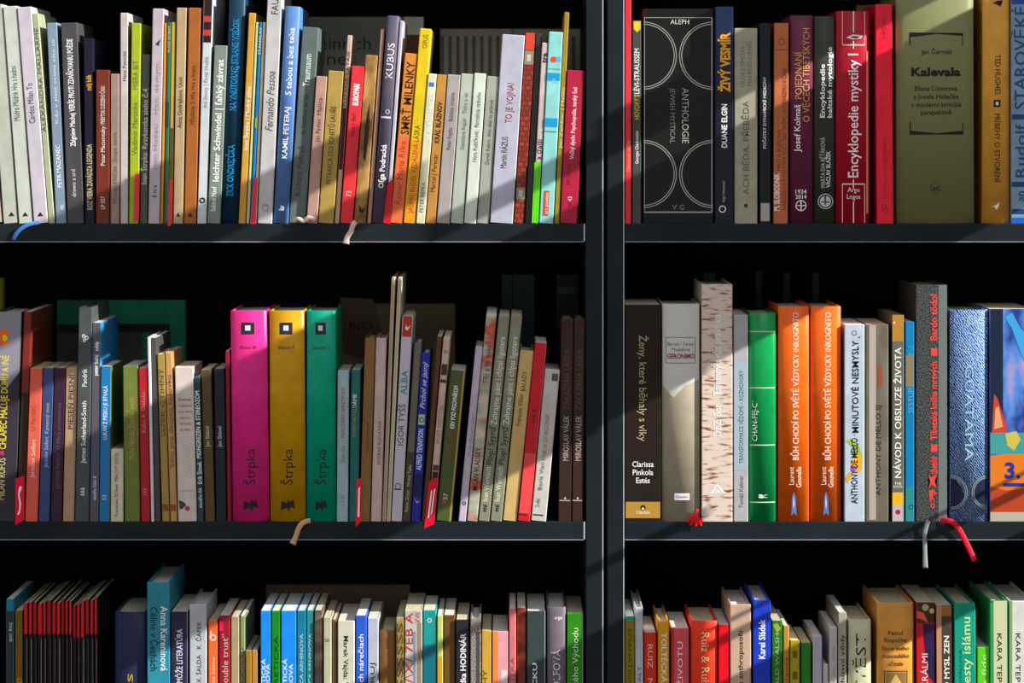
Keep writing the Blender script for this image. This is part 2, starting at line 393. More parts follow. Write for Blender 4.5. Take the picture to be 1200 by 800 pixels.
BK('1L', 173.5, 187, 178.8, 10, 'bcb0b8', 'tall pale mauve book with three small letters low on its spine, upper left shelf', [T('E m a', 217, 231, 5, '333', .5, bold=1), T('Ivan Hudec:   Hon. dávnym.', 72, 198, 5, 'a08f90', .5), P([(.3, 52), (.75, 46), (.6, 54)], '333')], rec=.001)
BK('1L', 187.5, 191.2, 191.8, 27, 'd98a2a', 'very thin orange booklet right of a tall pale mauve book, upper left shelf', rec=.002, dep=.13)
BK('1L', 191.7, 196.5, 195.5, 26, '2e6a4e', 'very thin green and navy booklet with tiny dotted title, upper left shelf', [T('ALOJZ DOBAY', 30, 62, 2.6, 'cfd8b0', .5), R(0, 120, 1, 150, '223c52')], rec=.002, dep=.13)
BK('1L', 197, 202, 200.4, 26, 'c9a52c', 'very thin mustard booklet left of a tall cream book, upper left shelf', [R(0, 150, 1, 258, '554a28')], rec=.003, dep=.13)
BK('1L', 202.7, 214.6, 207, 9, 'b8a078', 'tall cream book with black name title, left of an orange-brown one, upper shelf', [T('Anna Ondrejková: Úsvit', 90, 150, 5, '2b211c', .5), tri(.5)], rec=.002)
BK('1L', 215.4, 230, 221, 9, 'a8622a', 'tall orange-brown book with a black triangle at its foot, upper left shelf', [T('Hľadanie Si Hľa Hra a kúzlo', 77, 146, 5, '5b2f16', .5), tri(.5)], rec=.002)
BK('1L', 230.8, 242, 238.8, -6, 'ccd2d4', 'white book with black top crossed by red stripes, upper left shelf', [R(0, -6, 1, 50, '2a1a1a'), R(0, 19, 1, 26, 'c23a2a'), R(0, 35, 1, 42, 'c23a2a'), T('Iné životy | Pavel Hudák', 66, 126, 5, '8d9498', .5), O(.5, 235, 3.4, 1.6, '201c28')], rec=.002)
BK('1L', 242.8, 258.2, 251.2, 53, '7d8a80', 'grey-green book with bold white title, beside a tall dark blue one', [T('leichter Schwindel | ľahký závrat', 70, 213, 7.5, 'f3f4ee', .5, bold=2), T('Sabine Naef', 219, 248, 5.5, 'f3f4ee', .4, bold=1)], rec=.001)
BK('1L', 259, 278.6, 268.5, -4, '123a50', 'tall dark blue book with bright blue capitals, upper left shelf', [T('ERIK ONDREJIČKA', 170, 230, 7.5, '1c8fd0', .45, bold=2), T('NA VNÚTORNEJ STRANE VIEČOK', 22, 130, 7.5, '1c8fd0', .45, bold=2)], rec=.005, hard=2)
BK('1L', 279.3, 287.8, 291.5, 15, 'd09a3c', 'slim gold booklet with white title right of the tall dark blue book', [T('Ivan Štrpka | Modré gény', 101, 176, 4.5, 'fbf3dc', .5, bold=1)], rec=.002)
BK('1L', 288.5, 292.2, 299.5, 26, 'c8d99a', 'very thin pale green booklet right of a slim gold one, upper left shelf', rec=.002, dep=.13)
BK('1L', 292.6, 296.6, 303.6, 26, '1c74b8', 'very thin blue booklet with a tiny ornament, upper left shelf', [T('STANISLAV', 32, 64, 2.6, 'e9eef2', .5), R(0, 138, 1, 150, '8cae3c')], rec=.0015, dep=.13)
BK('1L', 297, 300.8, 307, 26, 'e9d9a8', 'very thin cream booklet just left of the wide ivory book, upper left shelf', rec=.0025, dep=.13)
BK('1L', 301.6, 319, 313.5, -8, 'c4c0c0', 'wide ivory book with large grey italic name, upper left shelf', [T('Fernando Pessoa', 84, 154, 9, '5a5a50', .5, sh=.3), T('FAUST', -12, 17, 8, '46463e', .55), O(.5, 244, 4, .8, '8a8a8a'), T('EX', 242, 7, 3, '8a8a8a', .5, 'h')], rec=0)
BK('1L', 319.8, 337.6, 334.5, 7, '5c86c2', 'tall blue book with white capitals on the upper left shelf', [T('KAMIL PETERAJ', 126, 186, 6, 'eef3fa', .5, bold=1), T('S tebou a bez teba', 33, 112, 7, 'eef3fa', .5, bold=1), T('ikar', 241, 247, 6, 'ffffff', .5, 'u', 2)], hard=2, rec=0)
BK('1L', 338.4, 358, 354.5, 31, '5f6d69', 'grey-green hardback with white title at its top, right of the tall blue book', [T('Traumsaum', 64, 102, 8, 'dfe6df', .45, bold=1), T('a lemu snu', 112, 158, 7, '39403e', .45, bold=1), T('Richard Pietraß', 172, 230, 7, '46302c', .4)], hard=1, rec=.006)
BK('1L', 358.8, 372, 370.5, 89, 'b89080', 'low pinkish-tan paperback left of an olive-gold one, upper left shelf', [T('Ján Pavlov', 140, 167, 5, '5f4438', .5), T('Malica', 115, 135, 5, '5f4438', .5)], rec=.001, key='crumple')
BK('1L', 372.8, 391, 384.8, 82.5, 'b0924a', 'low olive-gold paperback with brown spaced capitals, left of the bright red book', [T('PETRARCA STO SONETŮ LAUŘE', 125, 216, 6, '4b3616', .5)], rec=.002)
BK('1L', 391.8, 397.8, 407, 41, 'c9ab9b', 'thin tall tan booklet standing just left of the bright red book', [T('ZUZANA LATAJE', 60, 127, 4, '4a2e28', .5), R(0, 127, 1, 199, '4a0f18')], rec=.006)  # dark band: shadow of the red neighbour, painted on the spine
BK('1L', 398.5, 413.4, 412.2, 77, 'e8343c', 'bright red book with white title, upper left shelf', [T('EUROPARI', 99, 124, 6.5, 'ffffff', .5, bold=3), T('Noc i deň', 133, 160, 5, '8c1820', .45), T('73', 224, 231, 6, 'ffd0d0', .5, 'u')], rec=0, key='ribbon_beige', hard=1)
BK('1L', 414.2, 429, 428.2, 64, 'a8813e,6b4a22,c79a58,4a3018', 'brown book with dark blotted picture spine, right of the bright red one', [P([(.35, 150), (.6, 120), (.75, 150), (.6, 190), (.4, 185)], '2c1a10'), P([(.3, 240), (.6, 246), (.85, 243), (.7, 250), (.4, 249)], '20140c')], kind='mix', rec=.002)
BK('1L', 430, 435, 446, 34, 'b48a78', 'thin pinkish booklet left of a glossy dark violet-grey book, upper shelf', rec=.003)
BK('1L', 435.8, 450.5, 453.6, 18, '5c5668', 'tall violet-grey book with wide-spaced white capitals, upper left shelf', [T('KUBUS', 51, 92, 8, 'f3f1f6', .5), T('Oľga Podracká', 170, 221, 6, 'f3f1f6', .5, bold=2), R(.1, 137, .9, 139, 'd9d6e4'), O(.6, 131, 2.5, .7, 'd9d6e4')], hard=2, rec=0)
BK('1L', 451.2, 456, 468.6, 24, 'c0b9c4', 'thin pale booklet leaning on the right side of the violet-grey book', rec=.002)
BK('1L', 457, 472, 474.5, 62, 'd98a34', 'orange-gold book with large dark capitals and a name below, upper left shelf', [T('SMRŤ MILENKY', 73, 158, 9.5, '40230c', .55, bold=1), T('Rainer Maria Rilke', 166, 240, 7.5, 'b3262a', .45), R(0, 160, 1, 262, 'ea6f3c')], rec=.002)
BK('1L', 472.7, 486.6, 489.6, 33, 'e0c21e', 'yellow book with orange lower half, right of the large dark capitals one', [R(0, 165, 1, 262, 'f29a1c'), T('OPUS', 41, 57, 5.5, '8d7a10', .55), T('JAUFRE RUDEL VZDÁLENÁ LÁSKA', 147, 250, 6, '8a4a12', .5)], rec=.001)
BK('1L', 487.3, 497.8, 499.6, 86, 'dcd8b4', 'low cream book with a small blue square near the top, upper left shelf', [R(.2, 97, .8, 102, '2a7fd0'), T('PETER REPKA', 214, 249, 4.5, '5a5648', .5), T('HLAVATO HVIEZDY', 105, 164, 4.5, 'ffffff', .6)], rec=0)
BK('1L', 498.6, 510.6, 512.4, 87, 'c08a42', 'low brown-gold book with black capitals, right of the cream one', [T('KRÁĽ BLÁZNOV', 120, 168, 5.5, '24180a', .5, bold=2), T('Marcel·J Perecár', 181, 225, 5.5, '3a2612', .45)], rec=.001)
BK('1L', 511.4, 527, 524.4, 87, 'a8a09e', 'low mid-grey book, leftmost of the four alike grey books, upper left shelf', [T('Peter Repka     Babkine stránne', 109, 176, 5, '5c5a58', .5)], rec=.0005)
BK('1L', 527.8, 543, 540.4, 86, 'b4bcae', 'low grey-green book, second of the four alike grey ones, upper left shelf', [T('Stanislava Repar   Ticho a vír', 109, 176, 5, '6c7068', .5)], rec=.001)
BK('1L', 543.8, 558, 555.4, 85.5, 'd2dccb', 'low palest grey-green book with a white edge, third of the four alike', [T('Nora Ružičková   Parcelácia vzduchu', 109, 190, 5, '5c665a', .5)], rec=0)
BK('1L', 558.8, 573, 571, 89, 'a3a699', 'low grey book just left of a tall white one, upper left shelf', [T('Derek Rebro  Ako deti na prízrok', 117, 193, 4.5, '55574e', .5)], rec=.002)
BK('1L', 574, 601, 587, 40, 'b8b8c8', 'tall wide white book with red title and black name, upper left shelf', [T('TO JE VOJNA!', 98, 145, 8, '9c2a30', .52), T('Martin RÁZUS', 161, 198, 7, '3a3236', .42)], hard=1, rec=.0005)
BK('1L', 602, 614, 615, 38, 'a5402e,7c2c22', 'red-brown book with woven pattern and two grey label bands, upper left shelf', [R(0, 60, 1, 76, '8e8a72'), R(.3, 64, .7, 72, 'c7c4a8'), R(0, 220, 1, 234, '8e8a72'), R(.3, 223, .7, 231, 'c7c4a8'), R(0, 38, 1, 59, 'd4492e')], kind='check', rec=.003)
BK('1L', 614.8, 622.6, 626, 39, '3c3b38', 'slim dark charcoal book right of the red-brown patterned one', rec=.004)
BK('1L', 623.4, 630.8, 633, 50, 'cdbab4', 'slim pinkish-grey book with a green tab over its foot, upper left shelf', [T('a ďalší', 163, 187, 5.5, '3c3236', .5, bold=1), T('tra', 62, 74, 6, '2a2226', .55, bold=3)], rec=.001)
BK('1L', 631.6, 648.4, 641.4, 37, '8fd4cf', 'turquoise book with red dot and blue arcs, upper left shelf', [R(.42, 67, 1, 73, '4fb4dc'), D(.42, 70, 3.6, 'ea4a22'), R(0, 81, 1, 81.8, '3f8f98'), R(0, 86, 1, 95, '189ad6'), P([(0, 95), (1, 95), (1, 98), (.5, 92)], '8fd4cf'), R(0, 139, 1, 149, '189ad6'), R(0, 154, 1, 155, '3f8f98'), R(.25, 224, .62, 253, 'd8432a'), T('ars poetica', 226, 251, 4, 'ffe3cf', .43, bold=1)], rec=0)
BK('1L', 649.2, 655.4, 661, 14, 'a08428', 'tall thin olive-gold book left of a crimson one, upper left shelf', [T('Ján Zambor | Melón', 103, 174, 3.5, 'e8dba8', .5)], rec=.003)
BK('1L', 656.2, 676.5, 664.6, 82, 'b3203f', 'crimson book with white title, last on the upper left shelf', [T('Veľký dych: Psychopolis, tenký ľad', 103, 187, 5, 'f5dfe2', .5, bold=1), T('Ján Litvák', 193, 218, 4.5, '6e1028', .35), T('43', 231, 236, 5, 'f5dfe2', .5, 'u'), T('edi', 238, 243, 4, '5e0e20', .5)], rec=.002)
FACE('1L', 356, 490, 20, 'a0a694', 'large grey-green book lying face-out behind the upper left row, big dark letters', .265, [T('einrich', 51, 64, 16, '2c302c', .36, 'h'), T('eine', 70, 44, 16, '2c302c', .22, 'h')])
FACE('1L', 516, 600, 34, 'c0b8a8', 'grey striped book standing face-out behind the row, right part of upper left shelf', .265, [('R', i/9, 34, i/9+.05, 255, '6a6e60', 'ink') for i in range(9)])
FACE('1L', 601, 680, 34, 'c0b8a8', 'second grey striped face-out book, behind the turquoise and crimson ones', .265, [('R', i/8, 34, i/8+.05, 255, '6a6e60', 'ink') for i in range(8)])
FACE('1L', 474, 496, 20, 'dfe6cf', 'pale green-white spine standing behind the yellow book, upper left shelf', .22, [R(0, 34, 1, 70, '7a4a2a')], th=.02)
# ================================================================ UPPER RIGHT SHELF
BK('1R', 732.5, 740, 732.5, -6, 'f0313c', 'thin scarlet book against the post, first on the upper right shelf', [T('Obrazová ulička', 165, 201, 4, 'f7b070', .5)], rec=.001)
BK('1R', 740.8, 751.6, 740.8, 24, '4a4a46', 'slim charcoal book with yellow and white lettering, upper right shelf', [R(.15, 25, .95, 34, 'e8c81c'), P([(.15, 34), (.95, 34), (.55, 38)], 'e8c81c'), T('HOVORY S', 111, 140, 6, 'e0c424', .5, bold=1), T('LÉVI-STRAUSSEM', 57, 110, 6, 'f4f2ea', .5, bold=1), T('Georges Charbonnier', 153, 192, 4, 'f4f2ea', .5, bold=1)], rec=.001)
g = 'a2a29a'
BK('1R', 753, 837, 753, 10, '1b1918', 'very wide black slipcase with silver circles and frame, upper right shelf',
   [R(.02, 20, .97, 20.8, g, 'foil'), R(.02, 248, .97, 249.6, g, 'foil'), R(.965, 20, .98, 249, g, 'foil'), R(.02, 20, .03, 249, g, 'foil'),
    T('ALEPH', 28, 22, 5.5, 'd0d0c8', .52, 'h'), T('V G', 246, 14, 6, '8a8a82', .5, 'h'), T('JEWISH MYSTICAL', 103, 168, 6, '84847c', .42, 'd'), T('ANTHOLOGIE', 103, 168, 8, 'a4a49c', .6, 'd')]
   + [('ARC', cx, cy, r, g) for cx, cy, r in ((.99, 65, 40), (.99, 204, 40), (.99, 65, 37.5), (.99, 204, 37.5), (.0, 65, 40), (.0, 204, 40), (.0, 65, 37.5), (.0, 204, 37.5))], rec=.0105, dep=.19, hard=1, rough=.28)
BK('1R', 838, 859.6, 838, 8, '1b2a48', 'dark blue book with chunky yellow title, upper right shelf', [T('ŽIVÝ VESMÍR', 38, 108, 11, 'f2ac1c', .55, bold=4), T('DUANE ELGIN', 122, 173, 6.5, 'f2f2f2', .5, bold=2), O(.4, 245, 4.2, 1.2, 'e4e4e4'), T('Argo Universum', 212, 237, 3, 'c9c9c9', .45), R(0, 100, 1, 262, '17181f')], rec=0)
BK('1R', 860.4, 888, 860.4, 33, 'a3a089', 'greyish beige book with grey spaced capitals, upper right shelf', [T('ACH BĚDA, PŘEBĚDA', 118, 228, 7, '5e564a', .5), T('OLGA LOMOVÁ', 54, 102, 5, '6e675a', .35), T('YEH KUO-LIANG', 49, 102, 5, '6e675a', .65), D(.5, 241, 2.4, '3a352e')], rec=.002)
BK('1R', 890, 903.4, 890, 27, '1c1e20', 'slim black book with tiny white dotted title, upper right shelf', [T('POČÁTKY DYNAMICKÉ MEDICÍNY', 90, 174, 3.5, 'e6e6e6', .45, bold=1), R(.1, 238, .9, 259, 'a9a9a0')], rec=0)
BK('1R', 906, 923.6, 907, 27, 'c06a40', 'orange-brown book with white name low on the spine, upper right shelf', [T('M. SLOBODNÍK', 203, 247, 6.5, 'fbf2e8', .22, bold=2), T('MAO A BUDDHA:', 151, 200, 5, '6a2c18', .35), T('NÁBOŽENSKÁ POLITIKA VOČI TIBETSKÉMU BUDDHIZMU V ČÍNE', 80, 246, 4.5, '6a2c18', .72), O(.5, 49, 4, .7, '6a2c18'), R(.2, 58, .95, 58.8, '6a2c18')], rec=.002)
BK('1R', 926, 953, 926, 18, '6b2a45', 'plum hardback with gold capitals and a round white emblem, upper right shelf', [T('Josef Kolmaš', 123, 178, 7, 'f4eef0', .3, bold=1), T('POJEDNÁNÍ', 61, 116, 8, 'd6a256', .35), T('O VĚCECH TIBETSKÝCH', 33, 143, 8, 'd6a256', .7), T('1934', 227, 13, 5, 'f4eef0', .47, 'h', 1), T('2014', 233, 13, 5, 'f4eef0', .47, 'h', 1), O(.47, 241, 6.4, 1.1, 'f4eef0'), R(.44, 235, .5, 247, 'f4eef0'), R(.26, 240.5, .68, 241.4, 'f4eef0')], hard=2, rec=.002)
BK('1R', 953.8, 978.6, 954, 19, '3c3e36', 'dark grey-green hardback with white spaced title and oval emblem, upper right shelf', [T('Encyklopedie', 75, 138, 5.5, 'eeeeea', .4, bold=2), T('baltské mytologie', 55, 138, 5.5, 'eeeeea', .75, bold=2), T('MARTA EVA BĚŤÁKOVÁ', 161, 220, 5, 'c9c9bf', .42), T('VÁCLAV BLAŽEK', 177, 220, 5, 'eeeeea', .68, bold=1), D(.55, 236, 6.5, 'c4ccc8'), O(.55, 236, 9, 1, 'c4ccc8'), R(.5, 228, .58, 240, '3c3e36'), R(.36, 236, .74, 237.4, '3c3e36')], hard=2, rec=.003)
BK('1R', 979.6, 1019.6, 979.6, 13, 'b01228', 'wide crimson book with large white title and white frames, upper right shelf', [R(.18, 13, .2, 53, 'f2c0b0'), R(.84, 13, .86, 53, 'f2c0b0'), R(.18, 52, .86, 53.4, 'f2c0b0'), T('Encyklopedie mystiky I', 63, 208, 12, 'fbe9e6', .5, bold=1), R(.18, 215, .86, 216.4, 'f6d6ce'), R(.18, 215, .2, 261, 'f6d6ce'), R(.84, 215, .86, 261, 'f6d6ce'), T('Argo', 225, 14, 5.5, 'fbe9e6', .52, 'h'), T('Logos', 233, 16, 5.5, 'fbe9e6', .52, 'h'), R(.5, 48, .53, 57, 'fbe9e6'), R(.5, 210, .53, 221, 'fbe9e6'), R(.5, 236, .53, 261, 'fbe9e6'), R(.5, 13, .53, 38, 'fbe9e6'), P([(.3, 44), (.5, 40.5), (.8, 41.5), (.75, 45), (.5, 46.5)], 'fbe9e6'), P([(.4, 44), (.52, 42.2), (.7, 43), (.62, 45)], '70101c'), R(.9, 60, .96, 250, 'e07a68')], hard=2, rec=.001)
BK('1R', 1027.4, 1047.4, 1025.6, 5, 'f2203a', 'narrow coral-red paperback left of the wide olive book', [T('CLARISSA — ANDĚL STRÁŽNÝ', 160, 233, 4, 'a81428', .5), T('KŘÍDLA', 22, 45, 4, 'a81428', .5), O(.45, 242, 3, .8, '8a1020'), O(.5, 247, 3, .8, '8a1020')], rec=0)
BK('1R', 1051, 1142.6, 1050, -12, '828457', 'very wide olive cloth hardback with a centred black title between brackets, upper right shelf',
   [P([(.17, 38), (.86, 39), (.86, 42.5), (.52, 40), (.17, 44)], '16160e'), R(.17, 39, .185, 53, '16160e'), R(.85, 39, .862, 54, '16160e'),
    T('Jan Čermák', 63.5, 37, 5.5, '1e1e14', .52, 'h', 1), T('Kalevala', 89, 58, 9.5, '12120a', .51, 'h', 4), T('Eliase Lönnrota', 106.5, 50, 5.5, '1e1e14', .51, 'h', 1), T('a Josefa Holečka', 116, 53, 5.5, '1e1e14', .51, 'h', 1), T('v moderní kritické', 125.5, 59, 5.5, '1e1e14', .51, 'h', 1), T('perspektivě', 134.5, 36, 5.5, '1e1e14', .51, 'h', 1),
    P([(.17, 158), (.17, 153), (.52, 156.3), (.86, 153.5), (.86, 158)], '16160e'), R(.17, 143, .185, 158, '16160e'), R(.85, 144, .862, 158, '16160e'), T('ac', 223.5, 9, 7, '1e1e14', .5, 'h', 1), O(.5, 220.5, 6.6, .6, '3a3a28')], hard=2, kind='cloth', rec=0)
BK('1R', 1151.5, 1183.6, 1151.5, -10, 'e0a03c', 'amber hardback with black capitals reading downwards and small bird marks, upper right shelf', [T('TED HUGHES', 64, 111, 6.5, '3a2c14', .56, 'd', 1), T('PRÍBEHY O STVORENÍ', 133, 214, 6.5, '3a2c14', .54, 'd', 1), R(.4, 117, .66, 125.5, '241c10'), R(.48, 119.3, .58, 123.3, 'f4ead0'), P([(.36, 4), (.5, 1), (.75, 0), (.6, 4), (.66, 8), (.5, 5)], '241c10'), P([(.3, 243), (.5, 240), (.62, 237), (.58, 242), (.52, 246), (.42, 242)], 'fbf3dc')], hard=2, rec=.003)
BK('1R', 1184.6, 1240, 1184.6, -10, '7e9bb0', 'grey-blue book with large blue lettering at the right edge, upper shelf', [T('STAROVĚKÉ', 8, 128, 14, '1c4f86', .2, bold=1), T('Rudolf', 145, 208, 12, '1c4f86', .2, bold=1), T('an', 224, 236, 11, '1c4f86', .2, 'u', 1), R(0, -10, 1, 5, '1c4a9a'), R(0, 134, 1, 140, '1a4478'), R(0, 213, 1, 219, '1a4478'), R(0, 245, 1, 251, '1a4478'), R(0, 255, 1, 262, '1b5cc0')], rec=.001)
FACE('1R', 1004, 1030, 6, '8a6a1c', 'olive-orange book standing behind the wide crimson one, upper right shelf', .16, th=.02)
# ================================================================ MIDDLE LEFT SHELF
BK('2L', -14, 18, -6, 365, '37333a', 'wide glossy grey book with yellow title at the left edge, middle shelf', [R(0, 365.4, 1, 436, '8d8a96'), P([(0, 436), (1, 436), (.6, 452), (.2, 445)], '8d8a96'), R(.15, 387, .53, 405, 'ea6a22'), P([(.3, 394), (.4, 392), (.5, 396), (.42, 401), (.33, 399)], 'e6d41c'), T('CHLAPEC MAĽUJE DÚHU A INÉ', 417, 527, 8, 'e2cf3a', .44, bold=2), R(.36, 529, .5, 534, 'c2306a'), T('MILAN RUFUS', 537, 586, 8, 'c9b98a', .44, bold=1)], hard=1, rec=.001)  # grey-violet band and polygon below it: sunlit upper spine, painted in
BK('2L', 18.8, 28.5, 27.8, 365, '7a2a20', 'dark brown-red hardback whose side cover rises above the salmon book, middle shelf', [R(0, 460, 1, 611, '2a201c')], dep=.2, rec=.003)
BK('2L', 29, 44, 29.5, 431, 'e0604a', 'salmon red paperback with a red tab at its left foot, middle left shelf', [T('Jaroslav Seifert', 515, 560, 5, 'f3cfc0', .45), T('U Parlážů', 475, 505, 5, 'b84a38', .4)], rec=0, pages='e8d9a0', dep=.13)
BK('2L', 45, 58, 45.5, 431, '3a4a78', 'navy blue paperback right of the salmon red one, middle left shelf', [T('Jaroslav Seifert  Kamenný most', 472, 548, 4.5, 'aab4cc', .5)], rec=.001, dep=.13)
BK('2L', 58.8, 72.6, 59, 431, '3a2236', 'dark plum paperback right of the navy one, middle left shelf', [T('Jaroslav Seifert  U Mary posmutnelá', 472, 573, 4.5, '6d5266', .5)], rec=.002, dep=.13)
BK('2L', 73.4, 87, 73.6, 431, 'b09272', 'tan paperback with black spaced capitals, middle left shelf', [T('PIESEŇ PIESNÍ', 439, 503, 5.5, '2a1e14', .5)], rec=.002, dep=.13)
BK('2L', 87.8, 104.2, 88, 360, '4c5250', 'tall charcoal hardback with white lettering and small emblem, middle left shelf', [T('James Sutherland-Smith', 470, 543, 5.5, 'e6e9e6', .5, bold=1), T('Pandrík', 432, 453, 5.5, 'e6e9e6', .5, bold=1), T('&&&', 571, 581, 4.5, 'e6e9e6', .5, bold=1), O(.4, 394, 2.2, 1, 'f0f0f4'), O(.62, 396, 2.2, 1, 'f0f0f4'), O(.45, 399, 2, 1, 'f0f0f4')], hard=1, rec=0, dep=.16)
BK('2L', 105, 115.4, 105.5, 378, '2f8fd0', 'grey spine with white lowercase lettering and bright blue side, middle left shelf', [R(0, 378.4, .97, 611, '5b555c'), T('peter bulej', 416, 440, 4.5, 'f4f2f4', .45, bold=2), T('nddy', 400, 411, 4.5, 'f4f2f4', .5, bold=2), T('studňa číslo 8', 558, 586, 4, 'dcd6dc', .5, bold=1), ], rec=.001, dep=.19)
BK('2L', 116.2, 128.6, 116.4, 429, '6a7030', 'bright blue paperback with white title, middle left shelf', [R(0, 429.4, 1, 611, '1878b8'), T('LUKÁN Z PIESKU JE BÝVALÁ', 452, 515, 4.8, 'e6f0f6', .45, bold=1), T('53', 580, 586, 4.5, 'd0e4ee', .45)], rec=0)
BK('2L', 129.4, 144.6, 129.4, 526, 'd3cbb0', 'very short cream booklet with black capitals, middle left shelf', [T('František Ščižek', 567, 605, 3.6, '3a342a', .45), T('PERLOVÝ ZÁVOJ', 531, 564, 4, '3a342a', .45)], rec=0)
BK('2L', 146, 164.4, 140.6, 429, '6f7a34', 'mottled moss-green book with gold lettering, left of a dark red one', [T('Pablo Neruda: Dvadsať piesní', 466, 538, 7, 'b6a24a', .5)], kind='plain', rec=.002)
BK('2L', 165.4, 176.2, 157.8, 431, 'b3202a', 'dark red slim book leaning left, middle left shelf', [T('Rúfus A. Dieťaťu', 460, 507, 4.5, 'e08070', .45), T('III', 573, 580, 4.5, 'e08070', .45)], rec=.001)
BK('2L', 177, 181, 168, 395, 'ded8dc', 'thin white-edged booklet leaning left, middle left shelf', rec=0, dep=.13)
BK('2L', 181.5, 188.6, 172.5, 396, '4a4c48', 'slim dark grey book beside the thin white-edged one, middle left shelf', rec=.003, dep=.17)
BK('2L', 190, 199, 181.6, 415, 'a88a48', 'mustard-tan slim book with faint brown capitals, middle left shelf', [T('SEFER CTIHNÝ', 432, 512, 5, '5c4620', .5), R(0, 591, 1, 599, '8c4a24')], rec=.002)
BK('2L', 199.6, 208, 192.4, 413, 'c0945c', 'light tan slim book with brown handwriting, middle left shelf', [T('Sólo pre dvojitú šošovku', 440, 548, 5, '6c4422', .5), R(0, 591, 1, 599, '9c4a24')], rec=.002)
BK('2L', 208.8, 231, 204.6, 430, 'd6c9bf', 'cream book with lines of small pink text and a small red mark, middle left shelf', [T('Daniela', 470, 14, 3.6, '5a4a44', .5, 'h'), T('Pod ľubozvučnou', 477, 16, 3.6, 'a0605a', .5, 'h'), T('modrou oblohou', 484, 16, 3.6, 'a0605a', .5, 'h'), T('mesiac', 491, 12, 3.6, 'a0605a', .5, 'h'), T('vychádza', 498, 14, 3.6, 'a0605a', .5, 'h'), T('na nebo', 505, 12, 3.6, 'a0605a', .5, 'h'), R(.05, 575, .9, 575.7, '9c8c80'), P([(.05, 586), (.3, 588), (.45, 592), (.2, 597), (.08, 596)], '4a4240'), D(.5, 596, 3, 'c83a3c')], rec=.001)
BK('2L', 231.6, 239.2, 226.6, 442, '2c4648', 'slim dark teal book with white capitals, middle left shelf', [T('MONGREZEN & STEREOZÓM', 458, 537, 5, 'e8efee', .45, bold=2), T('Erik Šimek', 541, 567, 5, 'e8efee', .5, bold=1), T('studňa 06', 572, 595, 4, 'e8efee', .5)], rec=.0005)
BK('2L', 240, 252.2, 235.4, 433, '5a4a2c', 'dark brown paperback with tiny cream name, middle left shelf', [T('Jan Skácel', 500, 524, 4.5, 'e0d6bc', .45)], rec=.002)
BK('2L', 253, 265.6, 250.4, 432, '22262e', 'nearly black paperback with tiny white name, left of the crimson sliver', [T('Jan Skácel', 500, 524, 4.5, 'd6dae0', .45)], rec=.002)
BK('2L', 266.2, 271.4, 263.6, 411, '8c1834', 'thin dark crimson book just left of the fat pink one', rec=.003)
for (a, b_, at, c, lab, n) in ((272.3, 315.4, 269.6, 'ea2f8a', 'fat magenta pink hardback with a square white-centred mark, middle left shelf', 'III'), (316.6, 358.2, 315.2, 'd09a12', 'fat golden yellow hardback with a square white-centred mark, middle left shelf', 'II'), (359.2, 393.6, 358.6, '00a482', 'fat emerald green hardback with a square white-centred mark, middle left shelf', 'I')):
    BK('2L', a, b_, at, 364, c, lab, [R(.3, 378, .66, 392, '2c2c34'), R(.4, 381.5, .55, 387.5, 'd8e4ee'), T('Básne '+n, 409, 18, 4, '3a2a2a', .48, 'h'), T('Štrpka', 526, 568, 11.5, '1e1418', .5, bold=0),
       P([(.5, 590), (.32, 587), (.4, 592), (.3, 598), (.48, 595), (.52, 600), (.58, 594), (.7, 596), (.6, 591), (.66, 586), (.54, 588), (.5, 584)], '20181c')], hard=2, rec=.0, rough=.33, key={'II': 'rib_tan'}.get(n))
BK('2L', 394.4, 408, 395.6, 434, '9ab8bc', 'pale blue-grey paperback right of the fat emerald one', [T('MODLENÍNY AFRIZTVOSTI', 454, 513, 4.5, 'a03c3c', .5), T('Dalo Zlo', 522, 542, 4.5, '7a7474', .5), T('L.C.A.', 580, 592, 4, '7a5a54', .5)], rec=0)
BK('2L', 408.8, 420, 411.6, 433, '1f6a68', 'slim teal paperback with gold and white lettering, middle left shelf', [T('POVIEM VÁŠ RÁZO', 475, 512, 4.5, '9a9a4a', .4), T('DÁME', 462, 478, 4.5, 'e6ece6', .4, bold=1)], rec=.001, pages='cfe4e4')
BK('2L', 421, 433.6, 427.6, 396, '876438', 'brown hardback right of the slim teal one, middle left shelf', [T('Ryšavé zvieratá', 495, 530, 4, '5c3f20', .5)], rec=.001, hard=1, pages='cdb595')
BK('2L', 434.4, 447, 440.6, 396, 'cdb1ab', 'pinkish beige hardback with a white right edge, middle left shelf', [T('SEVERNÉ PUSTATINY', 493, 545, 4, '5c4440', .6)], hard=1, rec=.001, pages='efe4dc')
BK('2L', 447.8, 452.4, 458.8, 325, 'd8ccb0', 'very tall thin tan board book, left one of the tallest pair, middle left shelf', [R(0, 325, .7, 611, 'b08c78')], rec=.001, pages='e8dcc8', dep=.2)
BK('2L', 453, 457.6, 466.4, 325, 'e8e4c4', 'very tall thin cream-sided board book, right one of the tallest pair, middle left shelf', [R(0, 325, .7, 611, 'c0a48c')], rec=0, pages='e8e4c8', dep=.2)
BK('2L', 458.4, 471, 471.6, 370, 'dfe4ec', 'lilac-grey book with red top block and a short blue title, middle left shelf', [R(0, 370, .96, 611, 'cbbfca'), R(0, 370.4, .96, 395, 'b83418'), P([(.3, 386), (.4, 380), (.5, 384), (.8, 381), (.6, 387)], 'f2e4dc'), T('ALBA', 434, 463, 7.5, '2f8fa6', .5, bold=1), T('IGOR TYŠŠ', 474, 522, 7, '3c3438', .45), O(.45, 570, 3.6, .8, '4a3f46'), R(.1, 573, .8, 574.4, '4a3f46')], rec=.0005)
